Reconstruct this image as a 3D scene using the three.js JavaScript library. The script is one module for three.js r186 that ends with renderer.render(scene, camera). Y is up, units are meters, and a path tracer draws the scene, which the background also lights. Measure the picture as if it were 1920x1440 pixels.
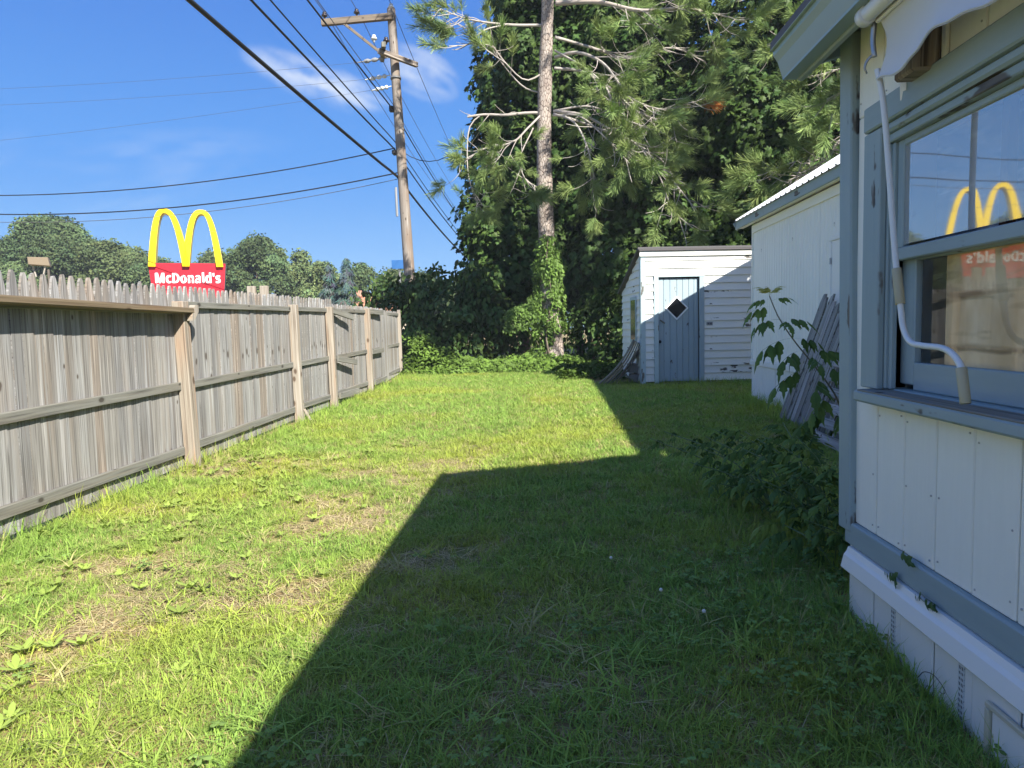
import * as THREE from 'three';
import { mergeGeometries } from 'three/addons/utils/BufferGeometryUtils.js';
import { TextGeometry } from 'three/addons/geometries/TextGeometry.js';
import { FontLoader } from 'three/addons/loaders/FontLoader.js';

// ---------------------------------------------------------------- camera, sky, sun, exposure
const scene = new THREE.Scene();
const rad = THREE.MathUtils.degToRad;
const camera = new THREE.PerspectiveCamera(57.22, 4 / 3, 0.05, 4000);
camera.rotation.order = 'YXZ';
camera.position.set(0, 1.2, 0);
camera.rotation.set(rad(-4.529), rad(2.784), rad(-1.3));
scene.add(camera);

const renderer = new THREE.WebGLRenderer({ antialias: true });
renderer.toneMapping = THREE.LinearToneMapping;
renderer.toneMappingExposure = 3.2;
renderer.shadowMap.enabled = true;

const SUN_DIR = new THREE.Vector3(0.79, 1, 1.12).normalize();
const sun = new THREE.DirectionalLight(new THREE.Color(1.0, 0.957, 0.88), 3.45);
sun.position.copy(SUN_DIR).multiplyScalar(60);
sun.castShadow = true;
sun.shadow.camera.left = -30; sun.shadow.camera.right = 30; sun.shadow.camera.top = 30; sun.shadow.camera.bottom = -30;
sun.shadow.camera.far = 160;
sun.shadow.mapSize.set(4096, 4096);
scene.add(sun); scene.add(sun.target);

// ---------------------------------------------------------------- seeded numbers and noise
function rng(seed) { let a = seed >>> 0; return () => { a = (a + 0x6D2B79F5) | 0; let t = Math.imul(a ^ (a >>> 15), 1 | a); t = (t + Math.imul(t ^ (t >>> 7), 61 | t)) ^ t; return ((t ^ (t >>> 14)) >>> 0) / 4294967296; }; }
function hash(x, y, s) { let h = Math.imul(x, 374761393) + Math.imul(y, 668265263) + Math.imul(s, 2246822519) | 0; h = Math.imul(h ^ (h >>> 13), 1274126177); return ((h ^ (h >>> 16)) >>> 0) / 4294967296; }
const mod = (a, n) => ((a % n) + n) % n;
function vnoise(x, y, s = 0, px = 1e6, py = 1e6) {
  const xi = Math.floor(x), yi = Math.floor(y), fx = x - xi, fy = y - yi, u = fx * fx * (3 - 2 * fx), v = fy * fy * (3 - 2 * fy);
  const x0 = mod(xi, px), x1 = mod(xi + 1, px), y0 = mod(yi, py), y1 = mod(yi + 1, py);
  const a = hash(x0, y0, s), b = hash(x1, y0, s), c = hash(x0, y1, s), d = hash(x1, y1, s);
  return a + (b - a) * u + (c - a) * v + (a - b - c + d) * u * v;
}
function fbm(x, y, s = 0, oct = 4, px = 1e6, py = 1e6) { let r = 0, a = 0.5, n = 0; for (let i = 0; i < oct; i++) { r += a * vnoise(x, y, s + i * 17, px, py); n += a; x *= 2; y *= 2; px *= 2; py *= 2; a *= 0.5; } return r / n; }
const clamp = (x, a = 0, b = 1) => Math.min(b, Math.max(a, x));
const lerp = (a, b, t) => a + (b - a) * t;
const sstep = (a, b, x) => { const t = clamp((x - a) / (b - a)); return t * t * (3 - 2 * t); };
const mix3 = (a, b, t) => [lerp(a[0], b[0], t), lerp(a[1], b[1], t), lerp(a[2], b[2], t)];

// ---------------------------------------------------------------- the sky: clear summer blue with a few thin cirrus wisps
{
  const W = 2048, Hh = 1024, data = new Float32Array(W * Hh * 4), k = 1.08 / 3.2;
  // wisps: azimuth from -z towards +x, elevation, half length, half width, tilt (degrees), strength
  const wisps = [[-17.2, 18.4, 5.6, 1.5, -17, 1.0], [-9.3, 19.3, 3.2, 1.8, -25, 0.85], [-28, 13, 9, 1.6, 8, 0.13], [-30, 10, 7, 1.5, 20, 0.12], [-41, 10, 6, 1.6, 35, 0.1], [40, 26, 18, 4, -12, 0.5], [75, 40, 20, 6, 25, 0.4], [-85, 30, 22, 5, -20, 0.45], [-120, 45, 20, 6, 10, 0.4], [150, 25, 24, 4, -8, 0.5], [-160, 20, 20, 4, 14, 0.5], [110, 18, 18, 3, 6, 0.45]];
  for (let j = 0; j < Hh; j++) {
    const el = ((j + 0.5) / Hh - 0.5) * Math.PI, eld = el * 180 / Math.PI, e = Math.max(0, Math.sin(el));
    const t = Math.pow(e, 0.62);
    const tt = clamp(t * 1.28), stops = [[0, 0.46, 0.70, 0.95], [0.25, 0.235, 0.515, 0.92], [0.5, 0.105, 0.345, 0.85], [0.8, 0.055, 0.205, 0.69], [1, 0.042, 0.155, 0.57]];
    let base = stops[4].slice(1);
    for (let q = 0; q < 4; q++) if (tt <= stops[q + 1][0]) { base = mix3(stops[q].slice(1), stops[q + 1].slice(1), sstep(0, 1, (tt - stops[q][0]) / (stops[q + 1][0] - stops[q][0])) * 0.4 + 0.6 * (tt - stops[q][0]) / (stops[q + 1][0] - stops[q][0])); break; }
    for (let i = 0; i < W; i++) {
      const th = ((i + 0.5) / W - 0.5) * 2 * Math.PI, dx = Math.cos(th), dz = Math.sin(th);
      const az = Math.atan2(dx, -dz) * 180 / Math.PI;
      let c = base, cl = 0;
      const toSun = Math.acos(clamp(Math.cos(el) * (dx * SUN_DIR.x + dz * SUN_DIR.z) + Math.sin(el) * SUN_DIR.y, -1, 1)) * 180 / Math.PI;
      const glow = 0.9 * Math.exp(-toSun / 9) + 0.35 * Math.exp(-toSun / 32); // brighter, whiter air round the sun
      if (eld > 2 && eld < 80) for (const [a0, e0, hl, hw, tilt, s] of wisps) {
        let da = (mod(az - a0 + 180, 360) - 180) * Math.cos(el), de = eld - e0;
        const ct = Math.cos(rad(tilt)), st = Math.sin(rad(tilt)), u = (da * ct + de * st) / hl, v = (-da * st + de * ct) / hw;
        if (u * u + v * v > 1.6) continue;
        const uu = u * hl, vv = v * hw, wv = fbm(uu * 0.12 + 40, vv * 0.5 + a0, 5, 3) * 3;
        const f = fbm(uu * 0.4 + a0, vv * 1.9 + wv, 7, 6), g = fbm(uu * 0.5, vv * 0.5 + wv, 9, 4);
        cl += s * Math.pow(clamp(1 - (u * u + v * v)), 0.8) * clamp(0.15 + (f - 0.36) * 2.6) * lerp(0.55, 1.15, g);
      }
      c = mix3(c, [0.80, 0.87, 0.97], clamp(cl, 0, 0.85));
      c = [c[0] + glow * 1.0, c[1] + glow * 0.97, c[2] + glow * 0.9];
      const o = (j * W + i) * 4;
      data[o] = c[0] * k; data[o + 1] = c[1] * k; data[o + 2] = c[2] * k; data[o + 3] = 1;
    }
  }
  const sky = new THREE.DataTexture(data, W, Hh, THREE.RGBAFormat, THREE.FloatType);
  sky.mapping = THREE.EquirectangularReflectionMapping; sky.magFilter = THREE.LinearFilter; sky.minFilter = THREE.LinearFilter; sky.needsUpdate = true;
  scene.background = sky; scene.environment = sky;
}

// ---------------------------------------------------------------- naming
const taken = new Map(), baseOf = new Map();
function numbered(n) { const k = taken.get(n) ?? 0; taken.set(n, k + 1); return k ? `${n}_${String(k).padStart(3, '0')}` : n; }
function shadows(o) { o.castShadow = true; o.receiveShadow = true; return o; }
function thing(name, label, category, [x, y, z] = [0, 0, 0], group) {
  const o = new THREE.Group(); o.name = numbered(name); o.position.set(x, y, z); scene.add(o);
  o.userData = { label, category }; if (group) o.userData.group = group;
  baseOf.set(o, [x, y, z]);
  return o;
}
// a part under a thing (or a sub-part under a part); geometry in the thing's own axes
function part(parent, name, geo, mat, pos, rot) {
  const m = shadows(new THREE.Mesh(geo, mat)); m.name = name;
  if (pos) m.position.set(...pos); if (rot) m.rotation.set(...rot);
  parent.add(m); return m;
}
function single(name, geo, mat, label, category, pos = [0, 0, 0], group) {
  const m = shadows(new THREE.Mesh(geo, mat)); m.name = numbered(name); m.position.set(...pos); scene.add(m);
  m.userData = { label, category }; if (group) m.userData.group = group; return m;
}
function structure(name, geo, mat) { const m = shadows(new THREE.Mesh(geo, mat)); m.name = name; m.userData = { kind: 'structure' }; scene.add(m); return m; }

// ---------------------------------------------------------------- geometry helpers
let uvSeed = rng(11);
// box with chamfered edges (44 triangles), uv in metres, v along the grain
function cbox(w, h, d, c = 0.003, grain = 'y', off = null) {
  const P = [], U = [], N = [], hx = w / 2, hy = h / 2, hz = d / 2, half = [hx, hy, hz];
  const o = off ?? [uvSeed() * 3, uvSeed() * 3];
  const ga = 'xyz'.indexOf(grain);
  c = Math.min(c, hx * 0.9, hy * 0.9, hz * 0.9);
  const pt = (s, ax) => s.map((v, i) => v * (half[i] - (i === ax ? 0 : c)));
  const uvOf = (p, ax) => {
    let b, a;
    if (ax === ga) { a = p[(ga + 1) % 3]; b = p[(ga + 2) % 3]; } else { b = p[ga]; a = p[3 - ax - ga]; }
    return [a + o[0] + ax * 0.21, b + o[1] + ax * 0.37];
  };
  const tri = (a, b, cc, ax, n) => {
    const e1 = b.map((v, i) => v - a[i]), e2 = cc.map((v, i) => v - a[i]);
    const cr = [e1[1] * e2[2] - e1[2] * e2[1], e1[2] * e2[0] - e1[0] * e2[2], e1[0] * e2[1] - e1[1] * e2[0]];
    if (cr[0] * n[0] + cr[1] * n[1] + cr[2] * n[2] < 0) [b, cc] = [cc, b];
    const l = Math.hypot(...n), nn = n.map((v) => v / l);
    for (const q of [a, b, cc]) { P.push(...q); U.push(...uvOf(q, ax)); N.push(...nn); }
  };
  const quad = (a, b, cc, d2, ax, n) => { tri(a, b, cc, ax, n); tri(a, cc, d2, ax, n); };
  for (let ax = 0; ax < 3; ax++) for (const s of [-1, 1]) {
    const i = (ax + 1) % 3, j = (ax + 2) % 3, cs = [[-1, -1], [1, -1], [1, 1], [-1, 1]].map(([p, q]) => { const v = [0, 0, 0]; v[ax] = s; v[i] = p; v[j] = q; return pt(v, ax); });
    const n = [0, 0, 0]; n[ax] = s; quad(...cs, ax, n);
  }
  for (let ax = 0; ax < 3; ax++) { // edges along axis ax
    const i = (ax + 1) % 3, j = (ax + 2) % 3;
    for (const p of [-1, 1]) for (const q of [-1, 1]) {
      const mk = (e, f) => { const v = [0, 0, 0]; v[ax] = e; v[i] = p; v[j] = q; return pt(v, f); };
      const n = [0, 0, 0]; n[i] = p; n[j] = q;
      quad(mk(-1, i), mk(1, i), mk(1, j), mk(-1, j), i, n);
    }
  }
  for (const x of [-1, 1]) for (const y of [-1, 1]) for (const z of [-1, 1]) tri(pt([x, y, z], 0), pt([x, y, z], 1), pt([x, y, z], 2), 0, [x, y, z]);
  const g = new THREE.BufferGeometry();
  g.setAttribute('position', new THREE.Float32BufferAttribute(P, 3)); g.setAttribute('normal', new THREE.Float32BufferAttribute(N, 3)); g.setAttribute('uv', new THREE.Float32BufferAttribute(U, 2));
  return g;
}
// a chamfered box part given by its extents in world metres, under a thing
function bx(parent, name, mat, x0, x1, y0, y1, z0, z1, grain = 'y', c = 0.003, root = parent) {
  const b = baseOf.get(root) ?? [0, 0, 0];
  return part(parent, name, cbox(Math.abs(x1 - x0), Math.abs(y1 - y0), Math.abs(z1 - z0), c, grain), mat, [(x0 + x1) / 2 - b[0], (y0 + y1) / 2 - b[1], (z0 + z1) / 2 - b[2]]);
}
function setUV(g, fn) { const p = g.attributes.position, uv = new Float32Array(p.count * 2); for (let i = 0; i < p.count; i++) { const r = fn(p.getX(i), p.getY(i), p.getZ(i), i); uv[2 * i] = r[0]; uv[2 * i + 1] = r[1]; } g.setAttribute('uv', new THREE.BufferAttribute(uv, 2)); return g; }
// tapered tube through points; radii interpolated; uv in metres (u round, v along)
function tube(pts, r0, r1, seg = 8, sides = 7, caps = true, rfn = null) {
  const curve = new THREE.CatmullRomCurve3(pts.map((p) => p.isVector3 ? p : new THREE.Vector3(...p)), false, 'centripetal');
  const fr = curve.computeFrenetFrames(seg, false), L = curve.getLength(), P = [], U = [], I = [];
  for (let i = 0; i <= seg; i++) {
    const t = i / seg, c = curve.getPointAt(t), r = rfn ? rfn(t) : lerp(r0, r1, t);
    for (let j = 0; j <= sides; j++) {
      const a = j / sides * Math.PI * 2, x = Math.cos(a) * r, y = Math.sin(a) * r;
      P.push(c.x + fr.normals[i].x * x + fr.binormals[i].x * y, c.y + fr.normals[i].y * x + fr.binormals[i].y * y, c.z + fr.normals[i].z * x + fr.binormals[i].z * y);
      U.push(j / sides * Math.max(0.06, 2 * Math.PI * r0), t * L);
    }
  }
  for (let i = 0; i < seg; i++) for (let j = 0; j < sides; j++) { const a = i * (sides + 1) + j, b = a + sides + 1; I.push(a, a + 1, b, b, a + 1, b + 1); }
  if (caps) for (const [row, flip] of [[0, true], [seg, false]]) {
    const c = curve.getPointAt(row / seg), n = P.length / 3; P.push(c.x, c.y, c.z); U.push(0, 0);
    for (let j = 0; j < sides; j++) { const a = row * (sides + 1) + j; flip ? I.push(n, a + 1, a) : I.push(n, a, a + 1); }
  }
  const g = new THREE.BufferGeometry();
  g.setAttribute('position', new THREE.Float32BufferAttribute(P, 3)); g.setAttribute('uv', new THREE.Float32BufferAttribute(U, 2)); g.setIndex(I); g.computeVertexNormals();
  return g;
}
// a prism: outline in (a,b), pulled along the third axis. axis 'z': outline in xy; axis 'x': outline given as (z,y)
function prism(outline, depth, axis = 'z', uvo = [0, 0], bevel = 0) {
  const sh = new THREE.Shape(outline.map(([a, b]) => new THREE.Vector2(a, b)));
  const g = new THREE.ExtrudeGeometry(sh, { depth, bevelEnabled: bevel > 0, bevelSize: bevel, bevelThickness: bevel, bevelSegments: 1, bevelOffset: -bevel, curveSegments: 10 });
  if (axis === 'x') { g.rotateY(-Math.PI / 2); g.translate(depth, 0, 0); } // shape x -> +z
  const uv = g.attributes.uv; for (let i = 0; i < uv.count; i++) uv.setXY(i, uv.getX(i) + uvo[0], uv.getY(i) + uvo[1]);
  return g;
}
const groundY = (z) => 0.0136 * clamp(-z - 6, 0, 11);

// ---------------------------------------------------------------- textures
function tex(w, h, fn, opt = {}) {
  const d = new Uint8Array(w * h * 4);
  for (let j = 0; j < h; j++) for (let i = 0; i < w; i++) { const c = fn((i + 0.5) / w, (j + 0.5) / h, i, j), o = (j * w + i) * 4; d[o] = clamp(c[0], 0, 255); d[o + 1] = clamp(c[1], 0, 255); d[o + 2] = clamp(c[2], 0, 255); d[o + 3] = 255; }
  const t = new THREE.DataTexture(d, w, h, THREE.RGBAFormat); t.wrapS = t.wrapT = THREE.RepeatWrapping; t.magFilter = THREE.LinearFilter; t.minFilter = THREE.LinearMipmapLinearFilter; t.generateMipmaps = true;
  if (opt.srgb !== false) t.colorSpace = THREE.SRGBColorSpace;
  if (opt.size) t.repeat.set(1 / opt.size[0], 1 / opt.size[1]);
  t.needsUpdate = true; return t;
}
// weathered wood: covers 0.6 x 2.4 m, grain along v
function woodTex(seed, { base, dark, light, warm, warmth = 0.3, knots = 16, contrast = 1 }) {
  const r = rng(seed), K = []; for (let i = 0; i < knots; i++) K.push([r(), r(), 0.008 + r() * 0.012, r()]);
  const W = 512, H = 1024, hgt = new Uint8Array(W * H * 4);
  const map = tex(W, H, (u, v, i, j) => {
    let du = 0, knot = 0, ring = 0;
    for (const [ku, kv, kr] of K) {
      let x = u - ku, y = v - kv; x -= Math.round(x); y -= Math.round(y); x *= 0.6; y *= 2.4;
      const d = Math.hypot(x, y * 0.55) / kr; if (d < 5) { du += x * 0.9 * Math.exp(-d * 0.9) / 0.6; knot = Math.max(knot, sstep(1.15, 0.7, d)); ring = Math.max(ring, sstep(1.8, 1.0, d)); }
    }
    const uu = u - du + (fbm(u * 3, v * 2, seed + 3, 2, 3, 2) - 0.5) * 0.03;
    const fine = fbm(uu * 96, v * 7, seed, 3, 96, 7), mid = fbm(uu * 28, v * 3, seed + 1, 3, 28, 3), big = fbm(u * 6, v * 4, seed + 2, 3, 6, 4), st = fbm(uu * 40, v * 2, seed + 5, 2, 40, 2);
    let c = mix3(base, dark, clamp((0.5 - fine) * 1.5 * contrast + (0.45 - mid) * 0.9 * contrast));
    c = mix3(c, light, clamp((mid - 0.55) * 2.2 * contrast + (fine - 0.62) * 1.2));
    c = mix3(c, warm, clamp((big - 0.5) * 3) * warmth + clamp((st - 0.7) * 6) * warmth);
    const crack = st < 0.2 ? sstep(0.2, 0.12, st) : 0;
    c = mix3(c, dark, crack * 0.7);
    c = mix3(c, dark, ring * 0.3); c = mix3(c, [dark[0] * 0.8, dark[1] * 0.72, dark[2] * 0.64], knot * 0.75);
    const o = (j * W + i) * 4, hv = clamp(0.5 + (fine - 0.5) * 0.7 + (mid - 0.5) * 0.4 - crack * 0.6 - knot * 0.2) * 255; hgt[o] = hgt[o + 1] = hgt[o + 2] = hv; hgt[o + 3] = 255;
    return c;
  }, { size: [0.6, 2.4] });
  const b = new THREE.DataTexture(hgt, W, H, THREE.RGBAFormat); b.wrapS = b.wrapT = THREE.RepeatWrapping; b.magFilter = THREE.LinearFilter; b.repeat.copy(map.repeat); b.needsUpdate = true;
  return { map, bump: b };
}
// flaking paint over grey wood: covers 1.6 x 1.6 m; v across the boards
function paintTex(seed, { paint, paint2, bare, wear, streak = 0.5, along = 'u', size = [1.6, 1.6] }) {
  const W = 768, H = 768, hgt = new Uint8Array(W * H * 4);
  const map = tex(W, H, (u0, v0, i, j) => {
    const [u, v] = along === 'u' ? [u0, v0] : [v0, u0];
    const n = fbm(u * 7, v * 22, seed, 5, 7, 22), m = fbm(u * 3, v * 4, seed + 4, 3, 3, 4), g = fbm(u * 10, v * 180, seed + 8, 2, 10, 180), f = fbm(u * 60, v * 60, seed + 9, 2, 60, 60);
    const bareness = sstep(1 - wear, 1 - wear + 0.05, n * 0.75 + m * 0.25 + (f - 0.5) * 0.06);
    let c = mix3(paint, paint2, clamp((m - 0.35) * 1.6) * streak + (g - 0.5) * 0.35 + (f - 0.5) * 0.15);
    const wood = mix3(bare, bare.map((x) => x * 0.5), clamp((g - 0.4) * 2.5));
    c = mix3(c, wood, bareness);
    const o = (j * W + i) * 4, hv = clamp(0.75 - bareness * 0.45 + (g - 0.5) * 0.25 + (f - 0.5) * 0.08) * 255; hgt[o] = hgt[o + 1] = hgt[o + 2] = hv; hgt[o + 3] = 255;
    return c;
  }, { size });
  const b = new THREE.DataTexture(hgt, W, H, THREE.RGBAFormat); b.wrapS = b.wrapT = THREE.RepeatWrapping; b.magFilter = THREE.LinearFilter; b.repeat.copy(map.repeat); b.needsUpdate = true;
  return { map, bump: b };
}
const stdm = (t, opt = {}) => new THREE.MeshStandardMaterial({ map: t.map, bumpMap: t.bump, bumpScale: opt.bump ?? 0.002, roughness: opt.rough ?? 0.9, color: opt.color ?? 0xffffff, metalness: 0 });
const plain = (r, g, b, rough = 0.8, opt = {}) => new THREE.MeshStandardMaterial({ color: new THREE.Color().setRGB(r, g, b), roughness: rough, ...opt });
// ================================================================ the ground
const earthTex = (() => {
  const S = 1024, hgt = new Uint8Array(S * S * 4);
  const map = tex(S, S, (u, v, i, j) => {
    const a = fbm(u * 8, v * 8, 31, 5, 8, 8), b = fbm(u * 90, v * 90, 32, 3, 90, 90), s1 = fbm(u * 200, v * 40, 33, 2, 200, 40), s2 = fbm(u * 40, v * 200, 34, 2, 40, 200);
    const straw = Math.max(s1, s2);
    let c = mix3([112, 92, 58], [150, 128, 82], clamp(b * 1.6 - 0.3));
    c = mix3(c, [196, 176, 124], clamp((straw - 0.62) * 5));
    c = mix3(c, [92, 112, 42], clamp((a - 0.45) * 4) * 0.55);
    const hv = clamp(0.3 + b * 0.4 + clamp((straw - 0.6) * 3)) * 255, o = (j * S + i) * 4; hgt[o] = hgt[o + 1] = hgt[o + 2] = hv; hgt[o + 3] = 255;
    return c;
  }, { size: [2.3, 2.3] });
  const b = new THREE.DataTexture(hgt, S, S, THREE.RGBAFormat); b.wrapS = b.wrapT = THREE.RepeatWrapping; b.magFilter = THREE.LinearFilter; b.repeat.copy(map.repeat); b.needsUpdate = true;
  return { map, bump: b };
})();
const lawnBump = (x, z) => (fbm(x * 0.7 + 50, z * 0.7 + 50, 41, 3) - 0.5) * 0.05 + (fbm(x * 3 + 50, z * 3 + 50, 42, 2) - 0.5) * 0.02;
const surfY = (x, z) => groundY(z) + lawnBump(x, z) * sstep(-60, -25, z);
{
  const xs = [], zs = [];
  for (const v of [-420, -250, -120, -60, -30, -18, -10, -7, -5]) xs.push(v);
  for (let v = -4; v <= 6.01; v += 0.16) xs.push(v);
  for (const v of [8, 12, 20, 40, 90, 250, 420]) xs.push(v);
  for (const v of [-460, -300, -160, -80, -50, -35, -28, -24]) zs.push(v);
  for (let v = -22; v <= 2.01; v += 0.16) zs.push(v);
  for (const v of [4, 8, 16, 40, 120]) zs.push(v);
  const P = [], U = [], I = [];
  for (const z of zs) for (const x of xs) { P.push(x, surfY(x, z), z); U.push(x, z); }
  for (let j = 0; j < zs.length - 1; j++) for (let i = 0; i < xs.length - 1; i++) { const a = j * xs.length + i, b = a + xs.length; I.push(a, b, a + 1, a + 1, b, b + 1); }
  const g = new THREE.BufferGeometry(); g.setAttribute('position', new THREE.Float32BufferAttribute(P, 3)); g.setAttribute('uv', new THREE.Float32BufferAttribute(U, 2)); g.setIndex(I); g.computeVertexNormals();
  structure('ground', g, stdm(earthTex, { bump: 0.012, rough: 1 }));
}
// wooded hill far behind the trees, distance haze painted into its blue-green colour
{
  const P = [], I = [], n = 60;
  for (let i = 0; i <= n; i++) { const x = -210 + i * 7, h = 25 * Math.exp(-Math.pow((x + 20) / 85, 2)) + fbm(i * 0.2, 3, 51, 4) * 4; P.push(x, -2, -300, x, h * 0.55, -320, x, h, -345, x, -2, -420); }
  for (let i = 0; i < n; i++) for (let k = 0; k < 3; k++) { const a = i * 4 + k, b = a + 4; I.push(a, b, a + 1, a + 1, b, b + 1); }
  const g = new THREE.BufferGeometry(); g.setAttribute('position', new THREE.Float32BufferAttribute(P, 3)); g.setIndex(I); g.computeVertexNormals(); setUV(g, (x, y, z) => [x, y]);
  structure('hill', g, plain(0.10, 0.17, 0.2, 1));
}

// ================================================================ the stockade fence
const fenceWoods = [
  woodTex(101, { base: [162, 161, 157], dark: [96, 92, 88], light: [212, 212, 210], warm: [140, 122, 104], warmth: 0.4, knots: 20, contrast: 1.2 }),
  woodTex(102, { base: [152, 151, 148], dark: [86, 83, 79], light: [206, 206, 204], warm: [134, 116, 98], warmth: 0.45, knots: 16, contrast: 1.3 }),
];
const picketMats = [[0.8, 0.8, 0.8], [0.67, 0.66, 0.65], [0.87, 0.865, 0.85], [0.76, 0.73, 0.685]].map((c, i) => { const m = stdm(fenceWoods[i % 2], { bump: 0.0025, rough: 0.92 }); m.color.setRGB(...c); return m; });
picketMats.push((() => { const m = stdm(fenceWoods[1], { bump: 0.0025 }); m.color.setRGB(0.8, 0.69, 0.59); return m; })());
const railMat = stdm(woodTex(103, { base: [122, 121, 112], dark: [68, 67, 62], light: [164, 162, 152], warm: [128, 112, 90], warmth: 0.25, knots: 8 }), { bump: 0.002, rough: 0.9 });
const postWood = woodTex(104, { base: [152, 142, 127], dark: [100, 86, 72], light: [186, 178, 164], warm: [160, 124, 96], warmth: 0.5, knots: 10 });
const postMat = stdm(postWood, { bump: 0.002, rough: 0.85 });
const greyPostMat = stdm(woodTex(105, { base: [156, 147, 133], dark: [100, 88, 76], light: [188, 181, 170], warm: [164, 132, 100], warmth: 0.45, knots: 10 }), { bump: 0.002, rough: 0.88 });
const fence = thing('stockade_fence', 'weathered grey wooden picket fence with pointed tops running along the left of the lawn', 'fence', [-3.25, 0, -6]);
{
  const r = rng(77), B = [-3.25, 0, -6];
  // plan of the fence line: z -> x
  const line = [[2, -3.17], [-3.9, -3.21], [-6.1, -3.26], [-9, -3.28], [-12, -3.24], [-14.2, -3.3], [-16.7, -3.5]];
  const fx = (z) => { for (let i = 0; i < line.length - 1; i++) if (z <= line[i][0] && z >= line[i + 1][0]) return lerp(line[i][1], line[i + 1][1], (line[i][0] - z) / (line[i][0] - line[i + 1][0])); return z > 0 ? line[0][1] : line.at(-1)[1]; };
  const dirAt = (z) => Math.atan2(fx(z - 0.2) - fx(z + 0.2), 0.4); // lean of the line in plan
  const topAt = (z) => z > -10.75 ? 1.605 + 0.0135 * (-z - 4) : 1.628 + 0.006 * (-z - 10.75);
  const W = 0.0905, PITCH = 0.0945, T = 0.017;
  const variants = [];
  for (let k = 0; k < 7; k++) {
    const h = 1.62, w = W / 2, j = (s) => (r() - 0.5) * s, tw = 0.011 + r() * 0.006;
    const o = [[-w, 0.0], [w, 0.0], [w + j(0.002), h - 0.2], [w * 0.9, h - 0.14], [w * 0.66 + j(0.004), h - 0.075], [w * 0.4, h - 0.025], [tw * 0.55, h - 0.002 + j(0.006)], [-tw * 0.55, h - 0.003 + j(0.006)], [-w * 0.42, h - 0.027], [-w * 0.67 + j(0.004), h - 0.078], [-w * 0.9, h - 0.142], [-w + j(0.002), h - 0.2]];
    const g = prism(o, T, 'z', [k * 0.617, k * 0.83]); g.rotateY(Math.PI / 2); variants.push(g);
  }
  let k = 0;
  for (let z = 1.8; z > -16.62; z -= PITCH, k++) {
    const flat = z < -14.3; // the last pickets are square-cut boards
    const y0 = groundY(z) + 0.035, h = topAt(z) - y0 + 0.008 + (r() - 0.5) * 0.022;
    const warmOdds = r(); const mat = picketMats[warmOdds < 0.04 ? 4 : Math.floor(r() * 4)];
    const m = part(fence, 'picket', flat ? (variants.cut ??= (() => { const g = cbox(T, 1.62, W, 0.003, 'y'); g.translate(T / 2, 0.81, 0); return g; })()) : variants[Math.floor(r() * 7)], mat,
      [fx(z) - T - 0.002 + (r() - 0.5) * 0.005 - B[0], y0, z - B[2]], [(r() - 0.5) * 0.008, dirAt(z) + (r() - 0.5) * 0.03, (r() - 0.5) * 0.008]);
    m.scale.set(1, (flat ? h - 0.03 : h) / 1.62, 1);
  }
  // rails (in runs from post to post)
  const posts = [[-1.2, 1.5], [-3.6, 1.5], [-6.12, 1.5], [-8.97, 1.525], [-10.42, 1.52], [-12.66, 1.525], [-16.62, 1.55]];
  const rail = (z0, z1, yRel0, yRel1, h = 0.068, d = 0.036, out = 0, mat = railMat, name = 'rail') => {
    const x0 = fx(z0), x1 = fx(z1), L = Math.hypot(z1 - z0, x1 - x0, (yRel1 + groundY(z1)) - (yRel0 + groundY(z0)));
    const m = part(fence, name, cbox(d, h, L, 0.004, 'z'), mat, [(x0 + x1) / 2 + d / 2 + out - B[0], (yRel0 + yRel1 + groundY(z0) + groundY(z1)) / 2, (z0 + z1) / 2 - B[2]]);
    m.lookAt(0, 0, 0); m.rotation.set(0, 0, 0);
    m.rotation.order = 'YXZ'; m.rotation.y = Math.atan2(x0 - x1, z0 - z1); m.rotation.x = -Math.atan2((yRel0 + groundY(z0)) - (yRel1 + groundY(z1)), z0 - z1);
    return m;
  };
  for (let i = 0; i < posts.length - 1; i++) {
    const [za] = posts[i], [zb] = posts[i + 1], s = i === 5 ? 0.03 : 0;
    const z0 = za - 0.055, z1 = zb + 0.055;
    rail(z0, z1, i < 2 ? 0.735 : 0.75, 0.755 - s * 0.5, 0.07);
    rail(z0, z1, 0.19 - s, 0.175 - s, 0.075);
    if (i > 1) rail(z0, z1, 1.475 - s, 1.47 - s, 0.06);
  }
  // the flat shelf board that caps the near panel
  const shelf = part(fence, 'shelf_board', cbox(0.15, 0.046, 7.5, 0.006, 'z'), stdm(postWood, { bump: 0.0015, rough: 0.8, color: 0xc2b6a0 }), [fx(-2.4) + 0.072 - B[0], 1.44, -2.38 - B[2]]);
  shelf.rotation.set(-0.006, 0.012, 0.03); shelf.userData.label = 'tan board laid flat along the top of the near fence panel';
  rail(1.8, -6.06, 1.405, 1.415, 0.05, 0.034);
  // posts lean a little, like the real ones
  posts.forEach(([z, top], i) => {
    const last = i === posts.length - 1, w = last ? 0.075 : 0.098 + r() * 0.008, y = groundY(z) - 0.05;
    const m = part(fence, 'post', cbox(w, top - 0.0 + 0.05, w * 1.02, 0.006, 'y'), last || i === 3 ? greyPostMat : postMat, [fx(z) + w / 2 + 0.005 - B[0], y + (top + 0.05) / 2, z - B[2]]);
    m.rotation.set(last ? 0 : 0.025, (r() - 0.5) * 0.1, i === 2 ? 0.012 : 0.006);
    if (i === 2) { const br = part(fence, 'bracket', prism([[0, 0], [0.06, 0], [0.06, -0.06], [-0.03, -0.14], [-0.06, -0.14], [-0.06, -0.1]], 0.05, 'z'), greyPostMat, [fx(z) + 0.11 - B[0], 1.47, z - 0.03 - B[2]]); br.rotation.y = Math.PI / 2; }
  });
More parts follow.
